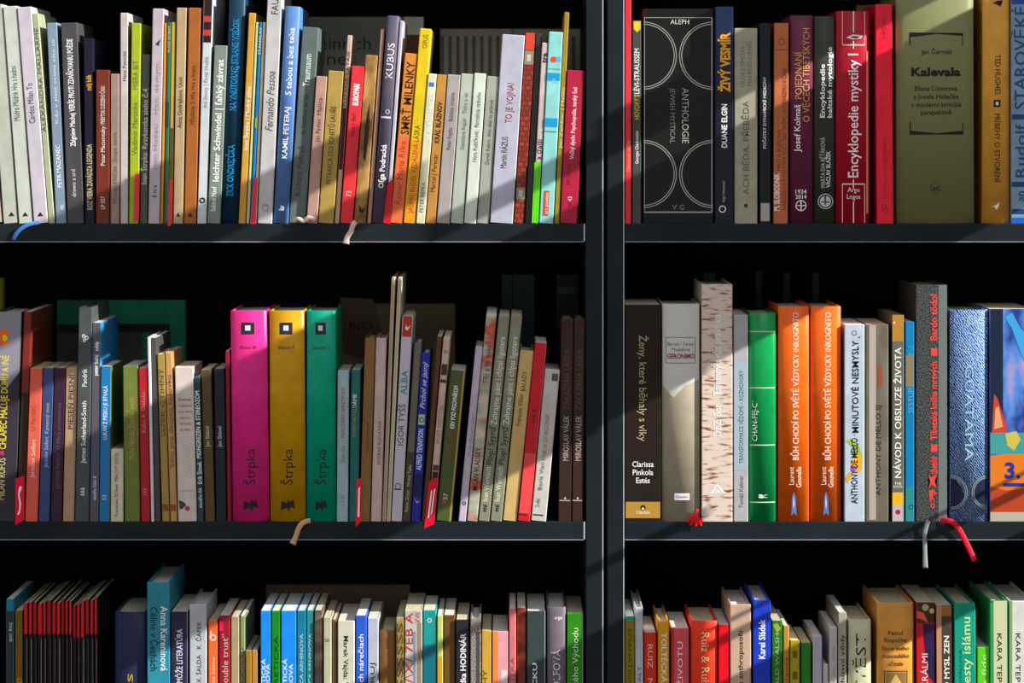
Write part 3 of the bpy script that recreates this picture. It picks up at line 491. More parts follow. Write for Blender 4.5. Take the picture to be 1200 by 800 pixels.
BK('2L', 471.8, 480.8, 485.6, 401, '6b6a5c', 'slim dark grey-green book right of the lilac-grey one with red top, middle left shelf', [T('Ronin Zimin', 575, 600, 4, 'c9c4b4', .4), T('Michal Tallo', 545, 570, 4, 'c9c4b4', .45), R(0, 530, 1, 611, '4a3c30')], rec=.002, hard=1, dep=.14)
BK('2L', 481.8, 492.6, 494, 413, '26309c', 'royal blue slim book with a small yellow-green label, middle left shelf', [T('Prchol se jasný', 424, 479, 6, 'dfe2f6', .45, sh=.35), R(.1, 486, .8, 498, 'b9c49a'), O(.45, 492, 3, 1, '3a4a1c'), T('ALFRED TENNYSON', 503, 551, 6, 'e9ecf8', .45, bold=1), P([(.1, 583), (.5, 588), (.9, 586), (.5, 590)], 'e0a08c'), R(0, 555, 1, 582, '1a1c50')], rec=0, hard=1, dep=.13)
BK('2L', 493.5, 500.4, 511.8, 394, '5c3a28', 'thin dark brown board book left of a beige one, middle left shelf', rec=.003, dep=.16)
BK('2L', 501, 509.6, 519.6, 395, 'cdb49c', 'beige slim book with dark brown middle band, middle left shelf', [O(.5, 412, 2, .7, '3a2c24'), R(0, 427, 1, 440, '4a3020'), R(0, 445, 1, 449, '4a3020'), R(0, 545, 1, 552, '5a3a20'), R(0, 553, 1, 611, '2a1e1c'), T('POET MOTTEL', 475, 520, 4, '8a7462', .5)], rec=.002, dep=.17)
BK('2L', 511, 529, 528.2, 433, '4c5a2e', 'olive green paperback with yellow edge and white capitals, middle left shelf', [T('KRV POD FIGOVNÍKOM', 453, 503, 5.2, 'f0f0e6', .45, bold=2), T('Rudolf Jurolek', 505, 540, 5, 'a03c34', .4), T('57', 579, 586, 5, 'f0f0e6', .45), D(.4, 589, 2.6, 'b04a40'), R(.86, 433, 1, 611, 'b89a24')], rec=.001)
BK('2L', 537, 546, 557.2, 406, 'c3b6c6', 'slim lilac-white book, alone right of the olive green one, middle left shelf', [T('Martin Machovec Jiskra', 485, 535, 3.6, '7a7082', .55), O(.55, 590, 2.2, 1, '2a2630')], rec=.001)
BK('2L', 547, 559.6, 569.4, 366, 'd6a078,c04a2c,a8b09c,e0c8a0,3a82b0', 'colourful book with red, orange and blue picture spine, middle left shelf', [T('TRI a Ba báka', 405, 450, 6, '4a4238', .5), T('MILAN VLADSKÝ', 525, 575, 6, '40281c', .45, bold=1)], kind='layers', rec=.001)
for (a, b_, at, lab) in ((560.4, 573.6, 584.6, 'left one of two identical grey-green books with outlined white title, middle shelf'), (574.4, 588, 599, 'right one of two identical grey-green books with outlined white title, middle shelf')):
    BK('2L', a, b_, at, 369, '8a8c74', lab, [T('Zahrajme pánt i chlpal ligotere', 395, 498, 7, 'ecead8', .5), T('Ivan Wernisch', 548, 588, 6.5, 'ecead8', .4), T('Plop! Syyrď', 500, 545, 7, '2c2c22', .45, bold=1), T('mi', 592, 600, 5, '20201a', .45, bold=3)], rec=.001)
BK('2L', 589, 605.6, 609.4, 410, 'cfae6e', 'sand-yellow book with black capitals, left of the bright red one, middle shelf', [T('BALADY', 436, 459, 5.5, '2c2414', .5), T('François Villon', 463, 500, 5.5, '2c2414', .4)], rec=.002, hard=1)
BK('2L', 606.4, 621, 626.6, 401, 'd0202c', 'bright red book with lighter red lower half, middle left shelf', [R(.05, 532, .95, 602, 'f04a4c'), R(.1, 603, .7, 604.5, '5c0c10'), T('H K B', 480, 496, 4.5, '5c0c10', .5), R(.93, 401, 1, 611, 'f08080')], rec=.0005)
BK('2L', 622, 640, 638.6, 432, 'c9c4bc', 'whitish grey book with small dark square at top, middle left shelf', [R(.5, 438, .92, 447, '6e6a66'), O(.7, 442.5, 3, 1, '2c2a28'), T('KNIHA GORGONIE', 486, 540, 5, 'b0705c', .45), T('Boris Vian', 543, 575, 5, '5c605c', .4), T('Svět', 585, 595, 5, '5c605c', .35), R(.1, 603.5, .8, 605, '2c2c2c')], rec=.001)
for (a, b_, lab) in ((654.4, 669.4, 'left one of the two dark brown hardbacks beside the post, middle shelf'), (670, 683.4, 'right one of the two dark brown hardbacks, touching the shelf end by the post')):
    BK('2L', a, b_, a, 373, '3a2620', lab, [T('ZAKÁZANÁ LÁSKA', 410, 480, 7, '5e4c34', .5), T('MIROSLAV VÁLEK', 487, 540, 6.5, 'a89c8c', .5, bold=1), R(.05, 586, .9, 587.2, 'b4aca4'), D(.5, 584, 1.2, 'd0c8c0')], rec=.002, hard=1)
FACE('2L', 67, 126.6, 352, '187860', 'dark green face-out book behind the tall charcoal hardback, middle left shelf', .275, [R(0, 404, 1, 600, '4a4440'), R(0, 394, 1, 404, '0a0c0c')])
FACE('2L', 127.6, 217, 352, '0f9c78', 'bright green face-out book at the back, right one of the two, middle left shelf', .275, [R(0, 404, .45, 600, '50544c'), R(0, 393, .8, 404, '0a0c0c')])
FACE('2L', 396, 533, 356, '8c7a5c', 'large dim brown picture book face-out behind the very tall thin pair, middle shelf', .275, [('P', [(.02, 360), (.3, 362), (.42, 420), (.3, 440), (.05, 430)], '6c5038'), T('NO', 400, 30, 9, '2a1c14', .2, 'h', 2)])
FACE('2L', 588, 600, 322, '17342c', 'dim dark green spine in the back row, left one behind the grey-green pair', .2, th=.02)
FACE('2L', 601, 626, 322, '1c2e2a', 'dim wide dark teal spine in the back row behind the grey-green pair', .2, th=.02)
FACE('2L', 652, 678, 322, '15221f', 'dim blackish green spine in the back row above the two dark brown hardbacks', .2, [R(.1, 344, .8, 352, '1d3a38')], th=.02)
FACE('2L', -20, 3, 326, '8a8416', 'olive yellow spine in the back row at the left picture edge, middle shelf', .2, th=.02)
# ================================================================ MIDDLE RIGHT SHELF
BK('2R', 732.4, 774.6, 732.4, 357, '241812', 'wide dark brown book with gold band at its foot, first on the middle right shelf', [T('Ženy, které běhaly s vlky', 393, 517, 9, 'b8a47c', .5, 'd'), T('Clarissa', 547, 25, 6.5, 'f2efe8', .5, 'h', 1), T('Pinkola', 556.5, 24, 6.5, 'f2efe8', .5, 'h', 1), T('Estés', 566, 16, 6.5, 'f2efe8', .5, 'h', 1), R(0, 588, 1, 607, 'b78a36'), D(.5, 595, 3.2, '1c1408'), O(.5, 596, 1.6, 1.6, 'e8d8b0'), T('Citadela', 602, 16, 3.6, 'f6ecd0', .5, 'h', 1)], rec=.001, pages='c9c2ae', rough=.5)
BK('2R', 775.6, 820.4, 775.6, 356, 'bdb39a', 'wide sand-coloured dust-jacket book with framed red capitals near its top, middle right shelf', [R(.02, 356, .98, 440, 'd3d3cb'), P([(.02, 440), (.98, 440), (.98, 445), (.6, 452), (.3, 466), (.15, 458), (.02, 452)], 'd3d3cb'), R(.1, 395, .88, 395.8, '5c6464'), R(.1, 425, .88, 425.8, '5c6464'), R(.1, 395, .115, 425.8, '5c6464'), R(.865, 395, .88, 425.8, '5c6464'), T('Barrett / Turner', 405, 31, 4.2, '4c5254', .5, 'h'), T('Medallová', 411.5, 21, 4.2, '4c5254', .5, 'h'), T('GERONIMO', 420, 32, 5.5, '9c2430', .5, 'h', 3), R(.33, 578, .73, 586, 'ded6dc'), T('Donauland', 583.5, 14, 3, '4a3a5a', .53, 'h')], hard=2, rec=.001)
BK('2R', 822, 858.6, 822, 333, 'dccabb', 'tall book with brown and cream bark-patterned spine, middle right shelf', [T('Dž.Z. Bor', 474, 511, 9, 'f8f4f2', .5, bold=1), T('Tajemný svět pravěku', 369, 464, 9, 'f4efec', .5, bold=1), P([(.28, 578), (.5, 566), (.78, 578), (.7, 578), (.5, 569.5), (.38, 578)], 'f6f2ee'), P([(.38, 578), (.5, 571), (.68, 578)], 'e8e0da')], kind='bark', rec=0, hard=1, key='tassel')
BK('2R', 859.6, 877, 859.6, 369, 'b0b0b2', 'grey book with pale blue middle part and dark capitals, middle right shelf', [R(0, 424, 1, 551, 'a4b8c4'), T('TRANSFORMACE VĚDOMÍ – ROZHOVORY', 434, 543, 5, '3c4652', .52), T('Tomáš Keltner', 557, 595, 5, '5a5a5e', .52)], rec=.001)
BK('2R', 878, 909.6, 878, 367, '109a50', 'glossy green book with pale cross lines and white letters, middle right shelf', [R(0, 388, 1, 389.2, 'bfe8b8'), R(0, 454, 1, 455.2, 'bfe8b8'), R(0, 521, 1, 522.2, 'bfe8b8'), R(0, 588, 1, 589.2, 'bfe8b8'), T('CHAN-FEJ-C´', 470, 517, 6, 'e4f8e4', .2), T('a', 583.5, 6, 6, 'f4fff4', .44, 'h', 3), T('c', 583.5, 5, 6, 'b4dcb4', .6, 'h')], hard=2, rec=.002, rough=.25)
for (a, b_, lab) in ((912, 948.6, 'left one of the two identical wide orange books with a silver fish, middle right shelf'), (950, 986, 'right one of the two identical wide orange books with a silver fish')):
    BK('2R', a, b_, a, 359, 'fb6a16', lab, [T('BŮH CHODÍ PO SVĚTĚ VŽDYCKY INKOGNITO', 366, 539, 7, 'ffe3c8', .56, bold=1), T('Laurent', 547, 568, 6, 'ffe3c8', .42), T('Gounelle', 547, 571, 6, 'ffe3c8', .66),
       P([(.5, 576), (.56, 582), (.58, 590), (.54, 598), (.6, 604), (.5, 601), (.42, 604), (.47, 598), (.43, 590), (.45, 582)], '5a7ab8'), P([(.49, 580), (.52, 590), (.5, 597), (.48, 590)], 'dfe6f2')], hard=2, rec=.001 if a < 930 else .002, rough=.38)
BK('2R', 989.4, 1013.4, 989.4, 380, 'bccad8', 'pale blue book with handwritten black title and a fruit-coloured splash, middle right shelf', [P([(.05, 517), (.3, 514), (.7, 520), (.9, 535), (.85, 550), (.6, 540), (.5, 525)], '9cbc3c'), P([(.6, 530), (.85, 535), (.8, 552), (.5, 553), (.3, 545)], 'f0b01c'), D(.45, 549, 3.6, '9c5ab0'), P([(.05, 560), (.3, 552), (.4, 556), (.15, 566)], 'e8a82c'), T('MINUTOVÉ NESMYSLY', 399, 507, 7.5, '1c1e28', .55, bold=1), T('ANTHONY DE MELLO ·', 509, 590, 7.5, '1c1e28', .5, bold=1), O(.5, 390, 3, .7, '6a7078'), D(.75, 395, 1.2, '6a7078')], rec=.0005, pages='f0f0f0')
BK('2R', 1014.4, 1041.4, 1014.4, 380, '76705e,6a6454,877f70', 'grey-brown stone-textured book with dim capitals, middle right shelf', [R(.15, 381, .45, 609, 'b3a89a'), P([(.5, 425), (.7, 430), (.75, 450), (.55, 455)], '9c4a34'), T('ANTHONY DE MELLO SJ', 475, 580, 6, '2c2a24', .55)], kind='mix', rec=.001)
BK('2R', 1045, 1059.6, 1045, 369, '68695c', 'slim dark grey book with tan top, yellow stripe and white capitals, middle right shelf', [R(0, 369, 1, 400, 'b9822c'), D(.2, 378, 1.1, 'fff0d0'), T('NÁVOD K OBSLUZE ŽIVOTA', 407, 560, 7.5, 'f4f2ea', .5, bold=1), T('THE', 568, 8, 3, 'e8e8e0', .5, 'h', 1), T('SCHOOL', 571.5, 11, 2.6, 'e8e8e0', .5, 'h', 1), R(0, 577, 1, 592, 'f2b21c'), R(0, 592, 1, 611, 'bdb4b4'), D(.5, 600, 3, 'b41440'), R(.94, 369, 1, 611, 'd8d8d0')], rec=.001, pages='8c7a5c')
BK('2R', 1060.6, 1071.6, 1060.6, 377, '0f7fb8', 'slim cyan blue book with a brown upper band, middle right shelf', [R(0, 416, 1, 453, '8c7c58'), R(0, 570, 1, 611, '2a8a88'), T('SESTUP', 455, 484, 6, '5aaccc', .6), O(.65, 594, 2.8, .8, '143c50'), T('N', 406, 416, 7, '2f9ac0', .6)], rec=.0015)
BK('2R', 1073, 1110.4, 1073, 334, '5c6260,1b1b1c', 'tall speckled black and grey hardback with red lettering, middle right shelf', [R(.72, 334, .98, 611, '6e7672'), T('Bardo tödol', 345, 399, 8, 'e2483c', .56, bold=3), R(.48, 408, .68, 417, 'e2483c'), T('Tibetská kniha mrtvých', 424, 516, 7.5, 'e2483c', .56, bold=3), R(.48, 521, .68, 530, 'e2483c'), T('tibetské', 535, 556, 8, 'e2483c', .56, bold=3), P([(.4, 557), (.5, 560), (.68, 556), (.6, 564), (.66, 572), (.5, 568), (.4, 573), (.46, 565)], 'e2483c'), P([(.42, 575), (.56, 574), (.66, 578), (.55, 582), (.6, 588), (.5, 585), (.45, 590)], 'e2483c'), O(.53, 593, 2.6, 1.2, 'e2483c')], kind='speck', hard=1, rec=.004, key='ribs')
BK('2R', 1113.4, 1158.4, 1113.4, 363, '4f8cc8', 'wide blue denim-covered book with stitched curves, middle right shelf', [P([(.02, 560), (.15, 563), (.3, 572), (.38, 582), (.3, 592), (.15, 598), (.02, 599)], '0c1830'), P([(.98, 556), (.8, 562), (.65, 572), (.62, 584), (.7, 594), (.9, 590), (.98, 584)], '0e1c3a'), ('ARC', 0, 577, 20.5, '98a09c'), ('ARC', 0, 577, 18.5, '98a09c'), ('ARC', 1, 577, 19.5, '98a09c'), ('ARC', 1, 577, 17.5, '98a09c'), T('GUATAMA', 428, 540, 10, '9cc0dc', .5, 'd'), O(.55, 375, 5, .8, 'd4d8cc'), T('Ž', 385, 400, 10, 'd0c8a8', .5, 'h')], kind='denim', hard=2, rec=0)
BK('2R', 1159.6, 1212, 1159.6, 362, '6a78c8,1e3a8c,5a8ad8,c8a0b8', 'wide picture book in blue and orange at the right edge, middle shelf', [R(0, 362, .3, 510, '14223c'), P([(.05, 507), (.1, 462), (.17, 466), (.32, 490), (.4, 500), (.36, 507)], 'c8402c'), P([(.1, 503), (.13, 478), (.2, 476), (.3, 500)], 'dca070'), P([(.34, 372), (.5, 385), (.75, 420), (1, 440), (1, 400), (.7, 385), (.5, 366)], '3aa0e0'), R(0, 507, 1, 532, '3f9a98'), P([(.35, 508), (.6, 505), (.7, 515), (.55, 528), (.4, 522)], 'c8bc4a'), P([(0, 534), (1, 528), (1, 600), (0, 600)], 'e07a1c'), P([(0, 570), (.4, 575), (.8, 572), (1, 590), (1, 600), (0, 600)], 'b84420'), R(0, 600, 1, 611, 'b8b09c'), T('3.', 560, 18, 18, '1c2fa0', .52, 'h', 3), R(.3, 566, 1, 570, '1c2fa0')], kind='mix', rec=.001)
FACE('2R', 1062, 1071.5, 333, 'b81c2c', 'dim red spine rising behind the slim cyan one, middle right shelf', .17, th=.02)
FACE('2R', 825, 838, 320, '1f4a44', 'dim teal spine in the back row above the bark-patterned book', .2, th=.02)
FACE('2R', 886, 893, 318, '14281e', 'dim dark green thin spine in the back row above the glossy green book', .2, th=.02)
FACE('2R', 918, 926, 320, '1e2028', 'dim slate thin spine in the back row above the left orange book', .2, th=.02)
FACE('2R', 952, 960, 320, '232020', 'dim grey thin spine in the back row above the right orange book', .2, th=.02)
# ================================================================ LOWER LEFT SHELF
BK('3L', 7, 16.4, 7, 702, '1f7f90', 'slim teal book at the far left of the lower shelf', [T('quo étoj', 730, 752, 4.5, 'c9d6d8', .5), R(0, 716, 1, 960, '2c3438')], rec=.002)
BK('3L', 17.4, 26.8, 17.4, 715.5, '7a5c1c', 'slim olive-gold book left of the red-topped magazines, lower shelf', [O(.6, 798, 3, 1, 'd8a838')], rec=.003)
xs = [27.6, 33.2, 38.4, 43.8, 50, 54.6, 60.8, 66, 71.4, 75.8, 80.4, 85, 89.6, 94.2, 99.6, 105.2, 110.2, 114.6]
ORD = 'first second third fourth fifth sixth seventh eighth ninth tenth eleventh twelfth thirteenth fourteenth fifteenth sixteenth seventeenth'.split()
for i in range(17):
    dz = [0, -1, -1, 1, -1, -2, 0, 1, -3, 0, 0, 5, 4, 1, -1, 0, -3][i]
    BK('3L', xs[i], xs[i+1]-.3, xs[i], 707-i*.25+dz, ['1c1a1c', '2a1416', '141416'][i % 3], ORD[i]+' thin red-headed black magazine'+(', right after the slim olive-gold book' if i == 0 else ', last of the row before the gap' if i == 16 else ' from the left, lower left shelf'),
       [R(0, 700, 1, 743+(4 if 10 < i < 14 else 0), ['d8141c', 'b01018', 'e01820'][(i*2) % 3]), R(.75, 748, 1, 960, ['8c8c88', '5c5a54', 'bcc4c8'][(i*5) % 3])], rec=[.001, .003, .002, 0][i % 4], dep=.19, group='red-headed magazines on the lower left shelf', pages='b8b498', cat='magazine')
BK('3L', 134, 171.6, 134, 717.5, '242a4a', 'wide dark navy book with small yellow letters, lower left shelf', [T('SVET', 790, 840, 6, 'c8a424', .5, 'd', 1)], hard=2, rec=.004)
BK('3L', 172.2, 199.2, 172.2, 682, '2f8ca4', 'tall wide teal book with white and black title reading downwards, lower left shelf', [T('Anna Kareninová', 710, 786, 8, 'f0f6f8', .75, 'd', 1), T('Céline v Čechách', 711, 786, 8, '123038', .3, 'd', 1)], hard=1, rec=0, dep=.19)
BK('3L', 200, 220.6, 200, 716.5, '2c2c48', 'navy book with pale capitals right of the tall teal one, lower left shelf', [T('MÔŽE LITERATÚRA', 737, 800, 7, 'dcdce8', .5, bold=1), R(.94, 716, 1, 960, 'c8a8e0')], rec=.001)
BK('3L', 222, 242.4, 222, 708, 'bcc0c4', 'light grey hardback with black capitals, lower left shelf', [T('X. ŠALDA   K. ČAPEK', 728, 800, 5, '1c1c20', .55)], hard=1, rec=.0, dep=.15)
BK('3L', 244, 255.2, 244, 727, 'f4692c', 'slim orange book with a large pale numeral 6, lower left shelf', [O(.5, 747, 4, 1.8, 'fbd8c0'), R(.2, 739, .35, 747, 'fbd8c0'), T('Poézia básne', 770, 815, 4.5, 'fbd8c0', .5)], rec=.001, dep=.16)
BK('3L', 256.4, 269.6, 256.4, 721, '9c1a2c', 'dark red book with cream words reading upwards, lower left shelf', [R(.05, 728, .38, 739, 'f01c50'), T('on a double trust”', 743, 830, 7, 'd8b8a8', .55)], rec=.001)
BK('3L', 270.4, 280.4, 270.4, 723, 'a89a70', 'slim khaki book with white top edge, left one of the khaki pair, lower shelf', rec=.003)
BK('3L', 281.2, 287.4, 281.2, 722, '8a9468', 'thin grey-green booklet, right one of the khaki pair, lower left shelf', [T('NICOLAU', 760, 800, 3.6, '3a4028', .5)], rec=.004)
BK('3L', 288.4, 295.6, 286.8, 762, 'a0742c', 'very low brown-gold booklet, left of its twin, lower left shelf', rec=.001)
BK('3L', 296.4, 303.6, 294.8, 762, 'b8863a', 'very low brown-gold booklet touching the bright blue book, lower left shelf', rec=.002)
BK('3L', 305.2, 317.4, 305.2, 715.5, '1a8cf0', 'bright blue book left of the green one, lower left shelf', [T('TEORETICKÁ', 772, 830, 4.6, 'e4f0fc', .28, bold=1), T('ARHÍNOVA', 778, 830, 4.6, 'e4f0fc', .7, bold=1)], rec=.001, pages='eef2f4')
BK('3L', 318, 328.4, 318, 715.5, '0f8a1c', 'slim bright green book between two bright blue ones, lower left shelf', [T('TEORETICKÁ', 745, 830, 4.5, '0a4a10', .55, bold=1)], rec=.001, pages='e8eadc')
BK('3L', 329.2, 347.2, 329.2, 715.5, '1a8cf0', 'wider bright blue book right of the slim green one, lower left shelf', [T('TEORETICKÁ', 772, 830, 4.8, 'e4f0fc', .25, bold=1), T('ARHÍNOVA', 778, 830, 4.8, 'e4f0fc', .65, bold=1)], rec=.001, pages='eef2f4')
BK('3L', 348, 358.4, 348, 715.5, '147a98', 'slim deep teal book, left one of the teal pair, lower left shelf', [T('BOBETICA ARHINOVA', 743, 830, 4, 'a8ccd4', .5, bold=1)], rec=.002, pages='e0e4e0')
BK('3L', 359.2, 367.6, 359.2, 715.5, '2a8c90', 'slim sea-green book, right one of the teal pair, lower left shelf', [T('BOBETICA ARHINOVA', 743, 830, 4, 'a8c4c4', .5, bold=1)], rec=.006, pages='e0e4e0')
BK('3L', 368.4, 378, 368.4, 715.5, 'b89a78,6a5c50,4a4440', 'slim mottled brown-grey book right of the teal pair, lower left shelf', kind='layers', rec=.005)
BK('3L', 379, 388.6, 379, 723, 'b9b79c', 'slim grey-cream book with crumpled top, lower left shelf', [T('SK', 752, 6, 4, '6c6a54', .5, 'h')], rec=0)
BK('3L', 389.2, 394.6, 389.2, 726, '7a5c40', 'thin brown booklet right of the slim grey-cream one, lower left shelf', rec=.002)
BK('3L', 395.6, 415.8, 395.6, 727, 'cfccb8', 'cream book with dark title reading downwards, lower left shelf', [T('Marek Vajda: VYLOŽ', 745, 830, 5.5, '2c3430', .5, 'd', 1)], rec=0)
BK('3L', 416.6, 429.8, 416.6, 721, '2a5cd0', 'royal blue book with white title, lower left shelf', [T('v slovanských nárečiach', 743, 850, 6, 'eef2fc', .48, bold=1)], rec=.0005)
BK('3L', 430.6, 443.8, 430.6, 724.5, 'b4bcc8', 'pale blue-grey book right of the royal blue one, lower left shelf', [T('DEŠIFRUJ', 777, 840, 5.5, '3c4450', .45)], rec=.003)
BK('3L', 444.6, 463.4, 444.6, 739, '84592a', 'lower brown hardback with rounded white top, lower left shelf', [T('BÁSEŇ', 748, 760, 3, '5a3c1c', .5)], hard=2, rec=.005)
BK('3L', 464.2, 473.4, 464.2, 723, 'cdb87c,8a7c3c,d8c890', 'slim ornate ochre book with swirling pattern, lower left shelf', [T('SSSSSSSSSS', 730, 860, 7, '6a3c24', .5)], kind='mix', rec=.001)
BK('3L', 474.2, 495, 474.2, 715, 'c4beb8', 'wide white-grey book with red scribbled strokes, lower left shelf', [T('/\\X/ 7EB A', 718, 800, 9, 'c8343c', .25), T('XVII', 718, 730, 6, 'c8343c', .75), R(.5, 740, .62, 960, '7c94a8'), R(.72, 730, 1, 960, '9c8468')], rec=.001)
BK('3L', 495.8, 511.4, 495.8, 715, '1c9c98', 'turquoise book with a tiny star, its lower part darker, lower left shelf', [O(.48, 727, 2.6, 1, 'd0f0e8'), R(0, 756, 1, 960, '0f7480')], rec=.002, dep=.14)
BK('3L', 512.2, 519.2, 512.2, 721, 'c4d070', 'slim lime book with orange lower part, lower left shelf', [R(0, 769, 1, 960, 'e8941c')], rec=.001, pages='f0f0e8')
BK('3L', 520, 533.4, 520, 721, '6c4c28', 'dark brown book with white top edge left of the black one, lower shelf', rec=.004, pages='e8e4dc')
BK('3L', 534.2, 549.6, 534.2, 726, '2c2830', 'black book with bold white lettering, lower left shelf', [T('a poviedka HODINÁR', 742, 830, 6.5, 'f2f2f2', .55, bold=2)], rec=.001)
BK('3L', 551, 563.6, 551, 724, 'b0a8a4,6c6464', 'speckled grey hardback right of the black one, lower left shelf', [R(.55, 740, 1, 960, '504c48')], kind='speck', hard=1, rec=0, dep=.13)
BK('3L', 564.4, 576, 564.4, 738.5, 'cda43a', 'low mustard yellow book, lower left shelf', [T('VÝPLACHY', 785, 850, 5, '5a4a14', .35)], rec=.001)
BK('3L', 576.8, 595.6, 576.8, 739.5, 'f2a0a8', 'low pink book with orange left side, lower left shelf', [R(0, 739, .35, 960, 'f08a3c'), R(.55, 785, 1, 960, 'f4dcd8')], rec=.001)
BK('3L', 596.4, 604.8, 596.4, 713, 'd8787c', 'slim dusty pink book, taller than the pink and orange one beside it', [T('S LOLITKA', 770, 830, 4.5, 'a84448', .5)], rec=.001, dep=.15)
BK('3L', 605.6, 616.4, 605.6, 713, 'c0603c,6c2c20,a84430', 'slim rust-red patterned book left of a dark slate one, lower shelf', kind='layers', rec=.006, dep=.15)
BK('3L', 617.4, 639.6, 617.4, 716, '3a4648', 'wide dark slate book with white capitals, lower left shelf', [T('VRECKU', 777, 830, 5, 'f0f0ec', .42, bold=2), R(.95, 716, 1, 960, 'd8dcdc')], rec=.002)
BK('3L', 641, 663.4, 641, 711.5, '6f6570', 'mauve-grey round-backed hardback with tall white capitals, lower left shelf', [T('WOOLFOVÁ', 761, 830, 8.5, 'f0ecf2', .5), T('argo', 725.5, 9, 4, 'f0ecf2', .6, 'h', 1)], hard=2, rec=.001)
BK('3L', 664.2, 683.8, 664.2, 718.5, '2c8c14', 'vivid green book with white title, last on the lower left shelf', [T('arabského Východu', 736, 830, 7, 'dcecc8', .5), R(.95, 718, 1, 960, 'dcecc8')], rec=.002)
FACE('3L', 312, 480, 686, '846850', 'long dim brown landscape book standing at the back of the lower left shelf', .265)
# ================================================================ LOWER RIGHT SHELF
BK('3R', 732.4, 744, 732.4, 722, '8c7c14', 'slim olive-gold book with teal head, first on the lower right shelf', [R(0, 722, 1, 728, '2c9c80'), T('EMANATION ONENE', 737, 850, 4.5, '4c4408', .5, 'd')], rec=.001)
BK('3R', 745, 754.6, 743.6, 711.5, 'c4c2cc', 'slim pale grey book, second on the lower right shelf', [T('KRYSTALY', 780, 830, 4, '4a4a54', .5)], rec=0, hard=1)
BK('3R', 755.4, 770, 754.6, 741, 'd8341c', 'low tomato red book with pale capitals reading downwards, lower right shelf', [T('RUIZ   MOUDRÝ', 755, 850, 6, 'f2c8a8', .5, 'd')], rec=.001)
BK('3R', 770.8, 784.4, 770.6, 728.5, 'e0a01c', 'amber hardback with white capitals reading downwards, lower right shelf', [T('TOLTÉCKÁ PROROC', 741, 850, 6, 'fbf2d8', .55, 'd', 1)], hard=1, rec=.001)
BK('3R', 786.6, 807.6, 786.6, 736, 'e0525a', 'coral pink book with white capitals reading upwards, lower right shelf', [T('TAJEMSTVÍ ŽIVOTU', 752, 880, 6, 'fbe8e4', .5), R(0, 736, .15, 960, 'b82c30')], rec=.002)
BK('3R', 809.4, 841, 809.4, 727.5, 'f03a1c', 'wide orange-red hardback with cream names reading downwards, lower right shelf', [T('Ruiz & Ruiz', 741, 805, 9.5, 'fbd89c', .55, 'd')], hard=2, rec=.0005)
BK('3R', 841.8, 855, 841.8, 732, 'e81024', 'slim pure red book without lettering, lower right shelf', rec=.001)
BK('3R', 856.2, 881, 855.2, 708, 'c9a890', 'pinkish tan book with black words reading upwards, lower right shelf', [T('s otevřenou anthroposofií', 738, 850, 5.5, '2a1c18', .5, bold=1)], rec=0, hard=1)
BK('3R', 882.4, 903.4, 882.4, 703, '1f3fc8', 'deep blue book with bold white name, lower right shelf', [T('Karel Sládek', 726, 772, 7.5, 'f4f6fc', .5, bold=2)], rec=.001, hard=1)
BK('3R', 904.4, 917, 904, 727, '2a7a20', 'slim leaf-green book with pale letters, right of the deep blue one', [T('DONALD WALSH', 742, 830, 4.5, 'a8c498', .5), P([(.1, 732), (.5, 730), (.9, 736), (.5, 742)], '9cac3c')], rec=.001)
BK('3R', 917.8, 925, 917.4, 733, 'c08c3c', 'thin amber-brown booklet, left of a yellow one, lower right shelf', [T('alchymie', 770, 810, 3.6, '4a3010', .5)], rec=.001)
BK('3R', 925.8, 937.4, 925.2, 750, 'b0a018', 'low yellow-olive book with two dark stamps, lower right shelf', [R(.25, 762, .75, 771, '6c6418'), R(.25, 787, .75, 796, '6c6418')], rec=.001)
BK('3R', 938.8, 950.6, 938.8, 753, '2c8428', 'low plain green book, right of the yellow-olive one', rec=.002)
BK('3R', 952.4, 963.6, 952.4, 745, 'b8b6c4', 'slim lavender-grey book with a pale outline, lower right shelf', [R(.08, 747, .12, 960, 'eceaf4')], rec=.001)
BK('3R', 964.4, 970.8, 964.4, 778, 'c8c4c0', 'very low thin white booklet between two grey ones, lower right shelf', rec=.001)
BK('3R', 971.6, 981.4, 971.2, 735, 'c8c0c0', 'slim off-white book with faint pink letters, lower right shelf', [T('a Nebe a dám věda', 757, 830, 3.6, 'b07880', .5)], rec=.001)
BK('3R', 982.2, 992.2, 981.8, 717, 'b0a898', 'tall slim grey-beige book with black typewriter letters, lower right shelf', [T('zde duchovní vědy', 743, 840, 4.5, '2c2824', .5, bold=1)], rec=0)
BK('3R', 994.6, 1021.6, 994, 726, 'c9c8a4', 'wide cream-green book with very large black capitals, lower right shelf', [T('I VĚST', 742, 812, 12, '20221c', .55)], hard=2, rec=.001)
BK('3R', 1029, 1072.6, 1027.5, 706, 'd8963c', 'very wide ochre hardback with centred brown text above a framed picture, lower shelf', [T('Patrul', 744, 17, 5, '5a3a14', .5, 'h', 1), T('Rinpočhe', 752.5, 26, 5, '5a3a14', .5, 'h', 1), T('Slova mého', 762, 32, 5, '5a3a14', .5, 'h', 1), T('dokonalého', 771, 32, 5, '5a3a14', .5, 'h', 1), T('učitele', 780, 18, 5, '5a3a14', .5, 'h', 1), R(.18, 786, .82, 787, '3a2810'), R(.18, 786, .2, 830, '3a2810'), R(.8, 786, .82, 830, '3a2810'), R(.22, 788, .78, 830, '8a6a34'), P([(.35, 800), (.5, 790), (.65, 800), (.72, 815), (.28, 815)], 'd8b468')], hard=2, rec=0)
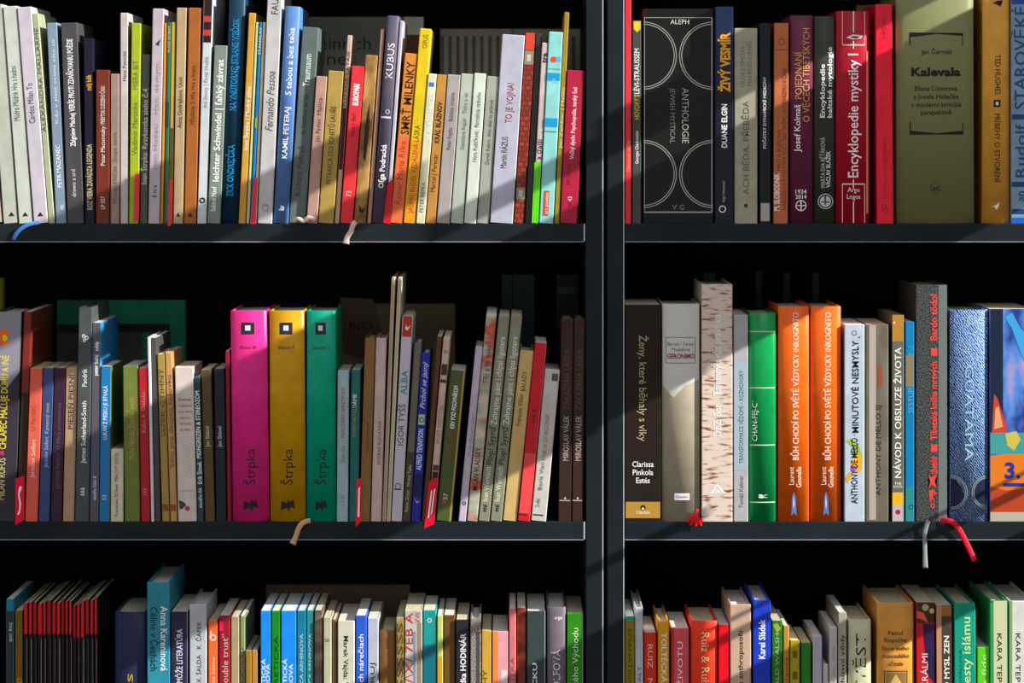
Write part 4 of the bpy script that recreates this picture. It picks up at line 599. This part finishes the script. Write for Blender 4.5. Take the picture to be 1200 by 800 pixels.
BK('3R', 1074.4, 1096.4, 1073.4, 706, 'c8202a', 'red book with flower-patterned dark top, lower right shelf', [R(0, 706, 1, 730, '3c3020'), D(.5, 712, 4, 'b8ac7c'), D(.85, 716, 3, 'c8bc58'), P([(.02, 716), (.4, 718), (.65, 730), (.3, 726), (.02, 724)], 'f0583c'), P([(.35, 731), (1, 731), (1, 800), (.6, 790), (.7, 760)], '2c1c48'), T('S KRÁLMI', 766, 815, 7, 'f2d8d4', .45)], rec=.002)
BK('3R', 1098, 1117.4, 1096.4, 709, '4c4038', 'dark brown book with coppery left side and white capitals, lower right shelf', [R(0, 709, .35, 960, 'c08c64'), T('O MYSL ZEN', 745, 808, 6, 'f0ece4', .65, bold=2), R(.35, 709, 1, 722, 'a8683c')], rec=.001)
BK('3R', 1118.8, 1144.4, 1117.8, 706.5, '0c9c80', 'sea-green hardback with yellow-green title, lower right shelf', [T('mí cesty islámu', 723, 830, 10, 'c4e89c', .55, bold=1), T('PŘEDMLUVA', 760, 820, 3, '0a5c4c', .3)], hard=1, rec=0, dep=.18)
BK('3R', 1145.2, 1159.6, 1145.2, 758.5, '5cd01c', 'low lime green book with pale letters, lower right shelf', [T('bona fide', 767, 830, 6, 'c8f0a0', .55)], rec=.002)
BK('3R', 1160.4, 1181.6, 1159, 703.5, '2c9c58', 'pale green-white hardback with dark capitals and green left side, lower right shelf', [R(.22, 704, 1, 960, 'ccd0a4'), T('KARA TEPELENGISI', 742, 850, 5.5, '24281c', .55, 'd', 1)], hard=1, rec=0, dep=.19)
BK('3R', 1182.6, 1212, 1182.6, 704, 'd8d8d0', 'white hardback with dark capitals at the right edge, lower shelf', [R(0, 704, .12, 960, '8ca068'), T('KARA TEPELENGISI', 742, 850, 5.5, '2a2c24', .36, 'd')], hard=1, rec=.001, dep=.19)

# ---------------------------------------------------------------- ribbons hanging from books
B_ = BOOKS
ribbon(B_['rib_blue'], [(46, 260.5, -.0015), (38, 262, -.004), (28, 266, -.004), (20, 273, -.003), (16.5, 281, -.002)], 4.6, '4f86dc', 'blue ribbon hanging over the shelf edge')
ribbon(B_['crumple'], [(343, 259.5, -.003), (350, 256, -.006), (356, 259, -.0045), (362, 254.5, -.006), (370, 258, -.003)], 4.5, 'd8bcae', 'crumpled pinkish ribbon at the foot', fray=1)
ribbon(B_['ribbon_beige'], [(417, 259.5, -.0015), (414, 263.5, -.004), (411.5, 271, -.0035), (407, 278, -.003), (405.5, 285.5, -.003)], 6, 'd9bcae', 'pale pink frayed ribbon hanging over the shelf edge', fray=1)
ribbon(B_['rib_tan'], [(364, 609.5, -.0015), (356, 611.5, -.004), (350.5, 618, -.004), (347, 628, -.003), (343, 637, -.003)], 6, 'd8a878', 'tan frayed ribbon hanging over the shelf edge', fray=1)
ribbon(B_['ribs'], [(1088, 609.5, -.0015), (1086, 613, -.004), (1083.5, 624, -.003), (1083.5, 645, -.003), (1084, 665, -.003)], 5, '8c9496', 'grey ribbon hanging far below the shelf', fray=1)
ribbon(B_['ribs'], [(1102, 609.6, .0), (1110, 609.4, -.004), (1118, 613, -.005), (1126, 624, -.004), (1135, 642, -.003), (1142, 657, -.003)], 6.4, 'e81c38', 'bright red ribbon hanging far below the shelf')
for k, (ex, ey) in enumerate([(805.5, 611.5), (808.5, 615), (812, 613), (815, 616), (818.5, 613.5), (821.5, 615.5), (823.5, 611), (806.5, 607)]):
    ribbon(B_['tassel'], [(817+.3*(k % 3), 596+k*.5, -.0008), (814.5+.5*(k % 4), 603, -.004), ((814+ex)/2+.8*(k % 2), (604+ey)/2-1, -.0055), (ex, ey, -.0045)], 2.6, 'f01c1c', 'frayed red thread of the tassel', 'tassel_thread')
# ---------------------------------------------------------------- coloured marker tabs between the books
TAB([(158.2, 204), (163.8, 203), (162.6, 258), (157, 258.5)], 'f0344c', 'thin red tab standing in front of the lime slim book')
TAB([(198, 211), (202.4, 209.5), (200.4, 264), (196.4, 265)], 'f0344c', 'thin red tab in front of the mustard booklet, upper left shelf')
TAB([(297.6, 209), (302, 208), (299.2, 262), (293.5, 262.5)], 'f0344c', 'thin red tab left of the wide ivory book, upper left shelf')
TAB([(454.5, 215), (461, 209), (457.6, 262.6), (449, 261)], 'd0202e', 'dark red tab right of the tall violet-grey book, upper left shelf')
TAB([(626.4, 190), (634, 189), (631, 260.6), (623, 261)], '62d81c', 'bright green tab in front of the pinkish-grey slim book, upper left shelf')
TAB([(18, 561), (28.4, 557), (28.4, 609), (18, 615)], 'f00f34', 'red tab with a white curved letter, left of the salmon book', [[(24.6, 569), (25.8, 571), (22.8, 579), (24.8, 590), (23.4, 601), (20.8, 603.5), (20.6, 602), (22.4, 598), (23, 590), (21.2, 579), (22.4, 571)]])
TAB([(417.4, 562), (423.4, 560), (423, 611), (416.8, 617)], 'f01830', 'narrow red tab right of the slim teal book, middle left shelf', [[(420, 572), (421.8, 570), (421.2, 605), (419, 606)]])
TAB([(502.5, 564), (513.5, 558), (508.6, 614), (497, 619)], 'e8102c', 'wide red tab with a white stroke, left of the olive green book', [[(505, 575), (506.5, 574), (503, 606), (501, 607)], [(508.6, 573), (510, 572), (506.6, 600), (504.6, 604)]])
finish_texts()
